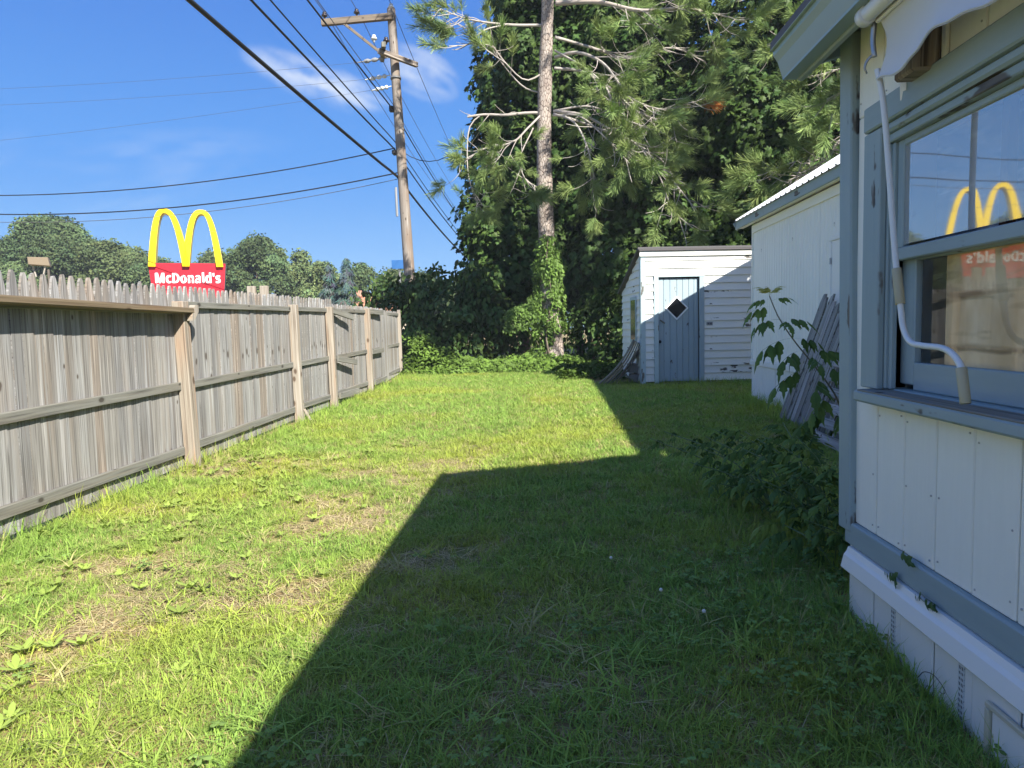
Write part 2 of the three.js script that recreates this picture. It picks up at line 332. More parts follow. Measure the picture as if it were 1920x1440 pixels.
  // rail ends that have come loose and stick out beside the posts
  for (const [z0, z1, y, out0, out1] of [[-10.5, -11.35, 1.47, 0.05, 0.12], [-10.6, -11.45, 0.74, 0.07, 0.12], [-10.62, -11.5, 0.16, 0.07, 0.12], [-12.78, -13.9, 1.47, 0.03, 0.06], [-12.85, -13.9, 0.73, 0.05, 0.05], [-13.0, -14.1, 0.15, 0.05, 0.05]]) {
    const m = rail(z0, z1, y, y - (z0 > -12 && y > 0.3 ? 0.11 : 0.01), 0.09, 0.034, (out0 + out1) / 2, railMat, 'loose_rail'); m.rotation.y += (out1 - out0) / (z0 - z1) * -1;
  }
  const st = part(fence, 'stake', cbox(0.03, 0.2, 0.012, 0.002, 'y'), postMat, [fx(-9) + 0.16 - B[0], groundY(-9) + 0.08, -9.02 - B[2]]); st.rotation.set(0.1, 0.3, 0.42);
}
// ================================================================ painted surfaces
const sidingT = paintTex(201, { paint: [250, 246, 231], paint2: [238, 234, 219], bare: [176, 173, 163], wear: 0.26, streak: 0.5, along: 'v' });
const sidingMat = stdm(sidingT, { bump: 0.0006, rough: 0.62 });
const tealT = paintTex(202, { paint: [158, 173, 173], paint2: [140, 158, 161], bare: [108, 102, 94], wear: 0.345, streak: 0.6, along: 'v' });
const tealMat = stdm(tealT, { bump: 0.0012, rough: 0.6 });
const tealZ = stdm(paintTex(203, { paint: [156, 171, 171], paint2: [136, 154, 157], bare: [104, 98, 90], wear: 0.35, streak: 0.6, along: 'v' }), { bump: 0.0012, rough: 0.6 });
const tealMetal = plain(0.30, 0.40, 0.40, 0.35);
const sillTop = stdm(woodTex(204, { base: [142, 136, 124], dark: [70, 64, 56], light: [182, 178, 168], warm: [120, 140, 146], warmth: 0.6, knots: 3 }), { bump: 0.003, rough: 0.95 });
const vinyl = plain(0.87, 0.85, 0.78, 0.42);
const vinyl2 = plain(0.83, 0.81, 0.74, 0.5);
const darkWood = stdm(woodTex(205, { base: [150, 138, 126], dark: [46, 38, 33], light: [198, 188, 176], warm: [132, 110, 92], warmth: 0.25, knots: 6, contrast: 1.6 }), { bump: 0.006, rough: 0.95 });
const interiorMat = plain(0.16, 0.14, 0.12, 0.95);
const whitePaint = plain(0.78, 0.79, 0.77, 0.4);

// ================================================================ the near house
const house = thing('porch_house', 'white board house with blue grey trim and sash window at the right edge', 'house', [1.24, 0, -2.95]);
{
  const r = rng(301), X = 1.24, ZF = -2.89, ZN = 2.6, inner = 5.2;
  // body behind the boards: walls with thickness, floor, ceiling (window opening left free)
  const WZ0 = -2.66, WZ1 = -1.0, WY0 = 0.93, WY1 = 1.86;
  const shell = (n, x0, x1, y0, y1, z0, z1, m = interiorMat) => bx(house, n, m, x0, x1, y0, y1, z0, z1, 'y', 0.001);
  shell('wall', X + 0.014, X + 0.09, 0.25, WY0, ZF + 0.02, ZN, sidingMat); shell('wall', X + 0.014, X + 0.09, WY1, 2.33, ZF + 0.02, ZN, sidingMat);
  shell('wall', X + 0.014, X + 0.09, WY0, WY1, ZF + 0.02, WZ0, sidingMat); shell('wall', X + 0.014, X + 0.09, WY0, WY1, WZ1, ZN, sidingMat);
  shell('end_wall', X + 0.02, inner, 0.0, 2.33, ZF - 0.06, ZF + 0.018, sidingMat); shell('end_wall', X + 0.1, inner, 0.0, 2.33, ZN, ZN + 0.08, sidingMat);
  shell('back_wall', inner, inner + 0.08, 0.0, 2.33, ZF, ZN, sidingMat);
  shell('floor', X + 0.092, inner - 0.002, 0.3, 0.36, ZF + 0.02, ZN - 0.002); shell('ceiling', X + 0.092, inner - 0.002, 2.3, 2.34, ZF + 0.02, ZN - 0.002);
  // vertical siding boards, 0.2 m each, with open joints
  const P = 0.2008; let z = -2.887;
  const planks = [];
  while (z < ZN - 0.02) { planks.push([z, Math.min(ZN, z + P)]); z += P; }
  const g = 0.0035;
  const board = (a, b, y0, y1) => { if (b - a < 0.02) return; bx(house, 'siding_board', sidingMat, X + (r() - 0.5) * 0.002, X + 0.0135, y0, y1, a + g, b - g, 'y', 0.004); };
  planks.forEach(([a, b], i) => {
    if (b < -0.93 + 0.1) { board(a, b, 0.386, 0.9); board(a, b, 1.982, 2.325); if (i === 0) board(a, -2.70, 0.902, 1.98); }
    else board(a, b, 0.386, 2.325);
  });
  // nails showing at the board edges
  { const ng = new THREE.CylinderGeometry(0.0034, 0.0034, 0.003, 7); ng.rotateZ(Math.PI / 2); const list = []; for (const [a, b] of planks) for (const zz of [a + 0.022, b - 0.022]) for (const yy of [0.42, 0.62, 0.85, 2.03, 2.27]) { if (r() < 0.2) continue; const q = ng.clone(); q.translate(-0.0012, yy + (r() - 0.5) * 0.03, zz + (r() - 0.5) * 0.006 + 2.95); list.push(q); } const nm = part(house, 'nail_heads', mergeGeometries(list), plain(0.5, 0.47, 0.42, 0.6)); nm.userData.kind = 'stuff'; }
  // corner boards and the bottom band
  { const cb = bx(house, 'corner_board', tealMat, 1.213, 1.2615, 0.345, 2.33, -2.985, -2.877, 'y', 0.006); cb.rotation.x = -0.026; }
  bx(house, 'corner_board', tealMat, 1.263, 1.36, 0.345, 2.33, -2.975, -2.953, 'y', 0.005);
  bx(house, 'trim_band', tealZ, 1.219, 1.252, 0.292, 0.384, -2.91, ZN, 'z', 0.006);
  // vinyl skirting: a moulded cap in two lengths and panels below, some with a vent strip
  const capProfile = [[1.244, 0.289], [1.214, 0.287], [1.206, 0.268], [1.196, 0.255], [1.184, 0.206], [1.190, 0.199], [1.203, 0.199], [1.222, 0.23], [1.244, 0.25]];
  for (const [a, b, sx] of [[-2.86, -2.4, 0], [-2.398, ZN, -0.003]]) { const m = part(house, 'skirting_cap', prism(capProfile.map(([x, y]) => [x - X, y]), b - a, 'z', [0, 0], 0), vinyl, [sx, 0, a + 2.95]); m.rotation.y = 0; }
  const holes = tex(64, 256, (u, v) => { const a = mod(u * 4, 1) - 0.5, b = mod(v * 24, 1) - 0.5; const dark = Math.abs(a + b * 0.5) < 0.3 && Math.abs(b) < 0.26; return dark ? [96, 100, 100] : [208, 211, 210]; });
  holes.repeat.set(1 / 0.05, 1 / 0.4);
  const ventMat = new THREE.MeshStandardMaterial({ map: holes, roughness: 0.5 });
  let k = 0;
  for (let a = -2.83; a < ZN - 0.05; a += 0.205, k++) {
    const b = Math.min(ZN, a + 0.2035), vent = k % 2 === 1;
    const m = bx(house, 'skirting_panel', vinyl2, 1.206 + (k % 2) * 0.004, 1.216 + (k % 2) * 0.004, -0.04, 0.232, a + 0.002, b, 'y', 0.004);
    if (vent) part(m, 'vent_strip', setUV(new THREE.BoxGeometry(0.004, 0.24, 0.028), (x, y, zz) => [zz, y]), ventMat, [-0.0065, 0.0, 0.05]);
  }
  // access hatch low in the skirting
  const cream = plain(0.60, 0.55, 0.40, 0.6), hatch = bx(house, 'access_hatch', vinyl, 1.196, 1.204, -0.03, 0.135, -1.9, -1.35, 'z', 0.003);
  const hb = (y0, y1, z0, z1, gr) => part(hatch, 'hatch_frame', cbox(0.014, y1 - y0, z1 - z0, 0.003, gr), cream, [-0.006, (y0 + y1) / 2 - 0.0525, (z0 + z1) / 2 + 1.625]);
  hb(0.135, 0.152, -1.92, -1.33, 'z'); hb(-0.03, 0.134, -1.92, -1.902, 'y'); hb(-0.03, 0.134, -1.348, -1.33, 'y');

  // ---- the window
  const win = thingPart(house, 'window');
  const wb = (n, m, x0, x1, y0, y1, z0, z1, gr = 'y', c = 0.004) => bx(win, n, m, x0, x1, y0, y1, z0, z1, gr, c, house);
  wb('casing', tealMat, 1.214, 1.2395, 0.945, 1.889, -2.777, -2.645); wb('casing', tealMat, 1.214, 1.2395, 0.945, 1.889, -0.96, -0.83);
  wb('head_casing', tealZ, 1.205, 1.2395, 1.892, 1.984, -2.765, -0.82, 'z', 0.006);
  wb('head_moulding', tealZ, 1.219, 1.26, 1.858, 1.8905, -2.66, -0.96, 'z', 0.008);
  wb('head_stop', tealZ, 1.236, 1.29, 1.828, 1.857, -2.69, -0.97, 'z', 0.004);
  wb('jamb', tealMat, 1.262, 1.33, 0.945, 1.857, -2.70, -2.66); wb('track', tealMat, 1.24, 1.27, 0.947, 1.827, -2.655, -2.636); wb('jamb_stop', tealMat, 1.25, 1.272, 0.947, 1.827, -2.635, -2.6155); wb('jamb', tealMat, 1.224, 1.33, 0.945, 1.857, -1.0, -0.962);
  // sill
  const sill = wb('sill', tealZ, 1.168, 1.262, 0.895, 0.938, -2.735, -0.78, 'z', 0.008);
  const st = part(sill, 'sill_top', cbox(0.088, 0.006, 1.9, 0.002, 'z'), sillTop, [0.0, 0.0235, -0.0]); st.rotation.z = 0.03;
  wb('sill', tealZ, 1.2625, 1.345, 0.905, 0.948, -2.66, -1.0, 'z', 0.004);
  // upper sash (outer), its pane, lower sash (inner), its pane
  const upper = wb('upper_sash', tealMat, 1.262, 1.29, 1.452, 1.8275, -2.614, -2.574);
  const ub = (m, x0, x1, y0, y1, z0, z1, gr) => part(upper, 'sash_rail', cbox(x1 - x0, y1 - y0, z1 - z0, 0.004, gr), m, [(x0 + x1) / 2 - 1.276, (y0 + y1) / 2 - 1.63975, (z0 + z1) / 2 + 2.594]);
  ub(tealZ, 1.262, 1.29, 1.804, 1.8275, -2.573, -1.002, 'z'); ub(tealZ, 1.25, 1.292, 1.408, 1.4515, -2.614, -1.002, 'z');
  const film = tex(256, 256, (u, v) => { const n = fbm(u * 6 + v * 3, v * 6, 210, 4), s = fbm(u * 3 + v * 14, v * 2 - u * 8, 211, 3); const w = clamp((n - 0.5) * 2.2) * 0.7 + clamp((s - 0.6) * 3) * 0.8; const c = 40 + 120 * w; return [c, c, c]; }, { srgb: false, size: [0.9, 0.6] });
  const upPane = new THREE.MeshPhysicalMaterial({ color: 0xf6f6f4, metalness: 0.5, roughness: 0.025, transmission: 1, thickness: 0, ior: 1.8 });
  const loPane = new THREE.MeshPhysicalMaterial({ color: 0xffffff, metalness: 0, roughness: 0.02, transmission: 1, thickness: 0, ior: 1.5 });
  const pg = new THREE.PlaneGeometry(1.572, 0.353, 24, 6); pg.rotateY(-Math.PI / 2); wavy(pg, 0.0018);
  part(upper, 'pane', pg, upPane, [0.0, 0.0, 0.807], [0, 0.0093, 0]);
  const lower = wb('lower_sash', tealMat, 1.296, 1.324, 0.967, 1.44, -2.64, -2.545);
  const lb = (m, x0, x1, y0, y1, z0, z1, gr) => part(lower, 'sash_rail', cbox(x1 - x0, y1 - y0, z1 - z0, 0.004, gr), m, [(x0 + x1) / 2 - 1.31, (y0 + y1) / 2 - 1.2035, (z0 + z1) / 2 + 2.5925]);
  lb(tealZ, 1.294, 1.325, 0.949, 1.047, -2.544, -1.002, 'z'); lb(tealZ, 1.296, 1.324, 1.405, 1.44, -2.544, -1.002, 'z');
  const pg2 = new THREE.PlaneGeometry(1.542, 0.358, 24, 6); pg2.rotateY(-Math.PI / 2); wavy(pg2, 0.001);
  part(lower, 'pane', pg2, loPane, [0.002, 0.022, 0.8195]);
  // what stands behind the panes: a sheet of pressed board below, a brown wooden bar above, a hazy plastic sheet
  const osb = tex(768, 384, (u, v) => { const a = fbm(u * 18, v * 5, 220, 3, 18, 5), b = fbm(u * 5, v * 14, 221, 3, 5, 14), c = fbm(u * 50, v * 25, 222, 2, 50, 25); let col = mix3([206, 174, 124], [238, 214, 170], clamp(a * 1.6 - 0.3)); col = mix3(col, [116, 84, 52], clamp((b - 0.56) * 4) * 0.7); return mix3(col, [214, 186, 140], clamp((c - 0.6) * 3) * 0.6); }, { size: [1.4, 0.6] });
  part(win, 'board_panel', setUV(cbox(0.012, 0.5, 1.42, 0.002, 'z'), (x, y, zz) => [zz, y]), new THREE.MeshStandardMaterial({ map: osb, roughness: 0.85 }), [1.338 - 1.24, 1.19, -1.71 + 2.95]);
  const sheetT = tex(512, 256, (u, v) => { const n = fbm(u * 8 + v * 5, v * 9, 231, 4), s = fbm(u * 5 + v * 22, v * 3 - u * 9, 232, 3); const w = clamp((n - 0.4) * 1.6) * 0.6 + clamp((s - 0.55) * 3.4) * 0.9; return mix3([92, 100, 116], [226, 228, 232], clamp(w)); }, { size: [1.5, 0.7] });
  part(win, 'plastic_sheet', setUV(cbox(0.003, 0.42, 1.6, 0.001, 'z'), (x, y, zz) => [zz, y]), new THREE.MeshStandardMaterial({ map: sheetT, roughness: 0.5 }), [1.39 - 1.24, 1.63, -1.8 + 2.95]);
  const bar = bx(win, 'wooden_bar', stdm(postWood, { color: 0x9a6a4a }), 1.345, 1.375, 1.30, 1.84, -2.18, -2.145, 'y', 0.003, house); bar.userData.label = 'brown wooden bar behind the upper pane';

  // sash pieces, panes and sill top belong straight to the window
  scene.updateMatrixWorld(true);
  for (const q of [upper, lower, sill]) for (const c of [...q.children]) win.attach(c);

  // ---- eave: gutter, fascia, soffit, roof
  const gut = [[0.952, 2.318], [0.966, 2.318], [0.968, 2.30], [0.985, 2.275], [0.998, 2.235], [1.006, 2.212], [1.006, 2.203], [1.062, 2.203], [1.062, 2.318]].map(([x, y]) => [x - X, y]);
  const gu = part(house, 'gutter', prism(gut, ZN + 3.07, 'z'), tealMetal, [0, 0, -3.07 + 2.95]);
  part(gu, 'gutter_lip', cbox(0.012, 0.008, ZN + 3.07, 0.003, 'z'), tealMetal, [0.958 - X, 2.321, (ZN + 3.07) / 2]);
  bx(house, 'fascia_board', tealZ, 1.063, 1.088, 2.192, 2.325, -3.06, ZN, 'z', 0.004);
  bx(house, 'soffit', tealZ, 1.09, 1.236, 2.328, 2.338, -3.05, ZN, 'z', 0.001);
  const rise = 0.28, rx = 3.2, roofMat = plain(0.12, 0.12, 0.13, 0.9);
  const roofO = [[0.955, 2.322], [rx, 2.322 + rise * (rx - 0.955)], [rx * 2 - 0.955, 2.322], [rx * 2 - 0.955, 2.352], [rx, 2.36 + rise * (rx - 0.955)], [0.955, 2.352]].map(([x, y]) => [x - X, y + 0.003]);
  part(house, 'roof', prism(roofO, ZN + 3.16, 'z'), roofMat, [0, 0, -3.07 + 2.95]);
  const gab = [[1.1, 2.34], [inner, 2.34], [rx, 2.30 + rise * (rx - 0.955)]].map(([x, y]) => [x - X, y]);
  part(house, 'gable', prism(gab, 0.05, 'z'), sidingMat, [0, 0, -3.0 + 2.95]);
  const rk = part(house, 'rake_board', cbox(2.3, 0.12, 0.022, 0.003, 'x'), tealZ, [0.99 + 1.13 - X, 2.275 + rise * 1.13, -3.058 + 2.95]); rk.rotation.z = Math.atan(rise);
  // rotten end of an old bracket above the window
  const blk = bx(house, 'rotten_bracket', darkWood, 1.15, 1.2375, 1.968, 2.3, -2.425, -2.3, 'y', 0.008); blk.userData.label = 'rotten dark wood bracket above the window';
  bx(house, 'batten', sidingMat, 1.226, 1.2385, 1.986, 2.32, -2.288, -2.262, 'y', 0.003);
  for (const [y0, y1, zz, rz] of [[1.93, 2.06, -2.475, 0.1], [1.95, 2.08, -2.45, -0.05]]) { const m = part(house, 'paint_flake', cbox(0.002, y1 - y0, 0.013, 0.0005), sidingMat, [1.2 - X, (y0 + y1) / 2, zz + 2.95]); m.rotation.set(rz * 0.6, 0.4, rz); }
}
function thingPart(parent, name) { const gq = new THREE.Group(); gq.name = name; parent.add(gq); return gq; }
function wavy(gm, a) { const p = gm.attributes.position; for (let i = 0; i < p.count; i++) p.setX(i, p.getX(i) + (fbm(p.getZ(i) * 3 + 9, p.getY(i) * 3 + 9, 230, 2) - 0.5) * a); gm.computeVertexNormals(); }

// ================================================================ window awning, rolled up, and its hand crank
{
  const B = [1.085, 2.175, -2.4], aw = thing('window_awning', 'small rolled-up white fabric awning with scalloped valance above the window', 'awning', B);
  const cloth = new THREE.MeshPhysicalMaterial({ color: new THREE.Color().setRGB(0.74, 0.75, 0.76), roughness: 0.8, transmission: 0.15, thickness: 0, side: THREE.DoubleSide });
  // roll, end cap, bracket
  part(aw, 'roller', tube([[-0.03, 0.005, 0], [-0.03, 0.005, 1.45]], 0.026, 0.026, 2, 16), whitePaint);
  part(aw, 'end_cap', tube([[-0.03, 0.005, -0.03], [-0.03, 0.005, 0.006]], 0.031, 0.031, 2, 16), whitePaint);
  part(aw, 'bracket', cbox(0.15, 0.035, 0.03, 0.006), whitePaint, [0.075, 0.045, 0.02]);
  part(aw, 'front_bar', tube([[0.0, -0.018, 0.0], [0.0, -0.018, 1.45]], 0.007, 0.007, 2, 10), whitePaint);
  // valance
  const N = 90, M = 8, P = [], I = [];
  for (let i = 0; i <= N; i++) {
    const z = i / N * 1.5, s = mod((z + 0.05) / 0.42, 1), bot = -0.245 + 0.012 * (1 - Math.cos((s - 0.5) * 2 * Math.PI)) + 0.0 + 0.004 * Math.sin(z * 40) - 0.01 * z;
    for (let j = 0; j <= M; j++) { const t = j / M; P.push(0.0 + 0.018 * Math.sin(z * 9 + 1) * t + 0.022 * Math.sin(t * 3.1), lerp(-0.005, bot + 0.03, t), z + (z < 0.12 ? -0.02 * t * t + 0.012 * Math.sin(t * 5) : 0)); }
  }
  for (let i = 0; i < N; i++) for (let j = 0; j < M; j++) { const a = i * (M + 1) + j, b = a + M + 1; I.push(a, b, a + 1, a + 1, b, b + 1); }
  const gv = new THREE.BufferGeometry(); gv.setAttribute('position', new THREE.Float32BufferAttribute(P, 3)); gv.setIndex(I); gv.computeVertexNormals(); setUV(gv, (x, y, z) => [z, y]);
  const val = part(aw, 'valance', gv, cloth), hem = []; for (let i = 0; i <= N; i += 2) { const k = (i * (M + 1) + M) * 3; hem.push([P[k] - 0.002, P[k + 1] + 0.006, P[k + 2]]); }
  part(val, 'hem', tube(hem, 0.0035, 0.0035, 90, 5), cloth);
  const metal = plain(0.35, 0.36, 0.37, 0.35, { metalness: 0.8 });
  const eye = part(aw, 'crank_socket', tube([[0.0, -0.01, -0.02], [0.0, -0.07, -0.03], [0.004, -0.12, -0.025]], 0.009, 0.008, 6, 10), metal);
  part(eye, 'hook', tube([[0.004, -0.11, -0.03], [-0.012, -0.125, -0.04], [-0.018, -0.15, -0.045], [-0.01, -0.165, -0.047]], 0.005, 0.003, 10, 7), metal);
}
{
  const B = [1.15, 0.97, -1.976], cr = thing('awning_crank', 'white hand crank rod with two tan grips hanging in front of the window', 'crank', B);
  const rel = (p) => p.map((v, i) => v - B[i]);
  const path = [[1.105, 2.02, -2.44], [1.12, 1.93, -2.432], [1.148, 1.407, -2.384], [1.15, 1.25, -2.349], [1.15, 1.165, -2.322], [1.15, 1.128, -2.28], [1.15, 1.119, -2.21], [1.15, 1.114, -2.1], [1.15, 1.1, -2.05], [1.149, 1.07, -2.008], [1.148, 1.03, -1.99], [1.147, 0.975, -1.978]].map(rel);
  part(cr, 'rod', tube(path, 0.0095, 0.0095, 64, 12), whitePaint);
  const grip = plain(0.50, 0.45, 0.29, 0.6);
  part(cr, 'grip', tube([[1.1482, 1.365, -2.3745], [1.15, 1.25, -2.349]].map(rel), 0.0145, 0.0145, 3, 14), grip);
  part(cr, 'grip', tube([[1.1485, 1.062, -2.002], [1.147, 0.966, -1.975]].map(rel), 0.0145, 0.014, 3, 14), grip);
}
// ================================================================ the long white house behind
// ribbed sheet standing in the yz plane, facing -x: rib outline in plan pulled up along y
function ribbed(len, h, pitch, depth, flat = 0.6, phase = 0) {
  const pts = [], n = Math.ceil(len / pitch);
  for (let i = 0; i < n; i++) { const z0 = i * pitch + phase; for (const [t, d] of [[0, 0], [flat, 0], [flat + 0.1, depth], [0.9, depth]]) { const z = z0 + t * pitch; if (z < len) pts.push([z, -d]); } }
  pts.push([len, 0]);
  const P = [], I = [], U = [];
  for (const y of [0, h]) for (const [z, x] of pts) { P.push(x, y, z); U.push(z, y); }
  const m = pts.length; for (let i = 0; i < m - 1; i++) I.push(i, i + 1, m + i, m + i, i + 1, m + i + 1);
  let g = new THREE.BufferGeometry(); g.setAttribute('position', new THREE.Float32BufferAttribute(P, 3)); g.setAttribute('uv', new THREE.Float32BufferAttribute(U, 2)); g.setIndex(I); g = g.toNonIndexed(); g.computeVertexNormals(); return g;
}
const farWhite = stdm(paintTex(211, { paint: [248, 245, 232], paint2: [236, 233, 220], bare: [204, 200, 188], wear: 0.16, streak: 0.5, along: 'v' }), { bump: 0.0004, rough: 0.55 });
{
  const X = 3.17, Z0 = -10.98, Z1 = -3.15, B = [X, 0, Z0], h = thing('long_house', 'long white metal-sided house with blue grey eave behind the near house', 'house', B);
  bx(h, 'wall', farWhite, X + 0.02, X + 5.0, 0.02, 2.67, Z0 + 0.01, Z1, 'y', 0.002);
  for (let i = 0; i < 6; i++) { const len = (Z1 - Z0) / 6; part(h, 'siding_panel', ribbed(len - 0.004, 2.0, 0.1, 0.006, 0.72), farWhite, [0.012, 0.64, i * len]); }
  bx(h, 'frieze_board', farWhite, X - 0.012, X + 0.012, 2.55, 2.665, Z0, Z1, 'z', 0.004);
  bx(h, 'corner_trim', farWhite, X - 0.008, X + 0.06, 0.63, 2.66, Z0 - 0.03, Z0 - 0.001, 'y', 0.004);
  // skirting
  const cap = [[-0.0, 0.637], [-0.03, 0.634], [-0.034, 0.566], [-0.022, 0.556], [0, 0.58]];
  part(h, 'skirting_cap', prism(cap, Z1 - Z0, 'z'), vinyl, [0, 0, -0.02]);
  for (let i = 0; i < 14; i++) part(h, 'skirting_panel', ribbed(0.555, 0.6, 0.088, 0.008, 0.66), vinyl, [-0.006 - (i % 2) * 0.002, -0.02, i * 0.559 + 0.0]);
  // shut panel door near the far house corner
  const dr = bx(h, 'door', vinyl, X - 0.022, X + 0.004, 0.74, 2.07, -7.95, -7.08, 'y', 0.006);
  part(dr, 'door_trim', cbox(0.02, 0.05, 0.98, 0.005, 'z'), vinyl, [-0.012, 0.69, 0]); part(dr, 'door_trim', cbox(0.02, 1.36, 0.05, 0.005, 'y'), vinyl, [-0.012, -0.02, -0.46]);
  part(dr, 'hinge', cbox(0.012, 0.07, 0.03, 0.003), plain(0.4, 0.41, 0.42, 0.4), [-0.024, 0.45, -0.44]);
  // eave and white ribbed metal roof
  const ex = 3.05, ey = 2.797, zE = -11.46, m = 0.6, ridgeX = 5.67;
  bx(h, 'fascia_board', tealZ, ex - 0.012, ex + 0.014, ey - 0.125, ey - 0.006, zE, Z1, 'z', 0.004);
  bx(h, 'soffit', farWhite, ex + 0.016, X - 0.014, 2.682, 2.695, zE + 0.02, Z1, 'z', 0.001);
  const L = Math.hypot(ridgeX - ex, m * (ridgeX - ex)) + 0.05, white = plain(0.82, 0.83, 0.83, 0.4);
  const sheet = (flip) => {
    const g = ribbed(Z1 - zE, L, 0.19, 0.022, 0.68); // stands up; lay it on the slope
    g.rotateZ(flip ? Math.PI / 2 - Math.atan(m) : -(Math.PI / 2 - Math.atan(m)));
    return g;
  };
  part(h, 'roof_sheet', sheet(false), white, [ex - 0.045 - X, ey - 0.012, zE - Z0]);
  const far = sheet(true); part(h, 'roof_sheet', far, white, [2 * ridgeX - ex + 0.045 - X, ey - 0.012, zE - Z0]);
  const rk = part(h, 'rake_board', cbox(L, 0.13, 0.024, 0.004, 'x'), tealZ, [(ex + ridgeX) / 2 - X, ey + m * (ridgeX - ex) / 2 - 0.075, zE + 0.014 - Z0]); rk.rotation.z = Math.atan(m);
  const rk2 = part(h, 'rake_board', cbox(L, 0.13, 0.024, 0.004, 'x'), tealZ, [ridgeX + (ridgeX - ex) / 2 - X, ey + m * (ridgeX - ex) / 2 - 0.095, zE + 0.014 - Z0]); rk2.rotation.z = -Math.atan(m);
  part(h, 'gable', prism([[0.0, 2.67], [5.0, 2.67], [2.5, 2.77 + m * 2.5]], 0.05, 'z'), farWhite, [0, 0, 0.02]);
  part(h, 'gable', prism([[0.0, 2.67], [5.0, 2.67], [2.5, 2.77 + m * 2.5]], 0.05, 'z'), farWhite, [0, 0, Z1 - Z0 - 0.1]);
}

// ================================================================ the garden shed
const shedPaints = [1, 2, 3].map((k) => stdm(paintTex(240 + k, { paint: [233, 233, 226], paint2: [220, 222, 217], bare: [112, 108, 100], wear: 0.25 + k * 0.02, streak: 0.4, along: 'v' }), { bump: 0.0025, rough: 0.7 }));
const shedWorn = stdm(paintTex(246, { paint: [226, 226, 220], paint2: [208, 210, 206], bare: [96, 92, 86], wear: 0.37, streak: 0.5, along: 'v' }), { bump: 0.004, rough: 0.8 });
const shedTrim = stdm(paintTex(247, { paint: [178, 196, 198], paint2: [160, 180, 186], bare: [130, 128, 120], wear: 0.33, streak: 0.5, along: 'v' }), { bump: 0.002, rough: 0.7 });
const doorPaints = [1, 2].map((k) => stdm(paintTex(250 + k, { paint: [158, 174, 180], paint2: [142, 160, 169], bare: [118, 110, 100], wear: 0.29 + k * 0.012, streak: 0.7, along: 'v' }), { bump: 0.002, rough: 0.75 }));
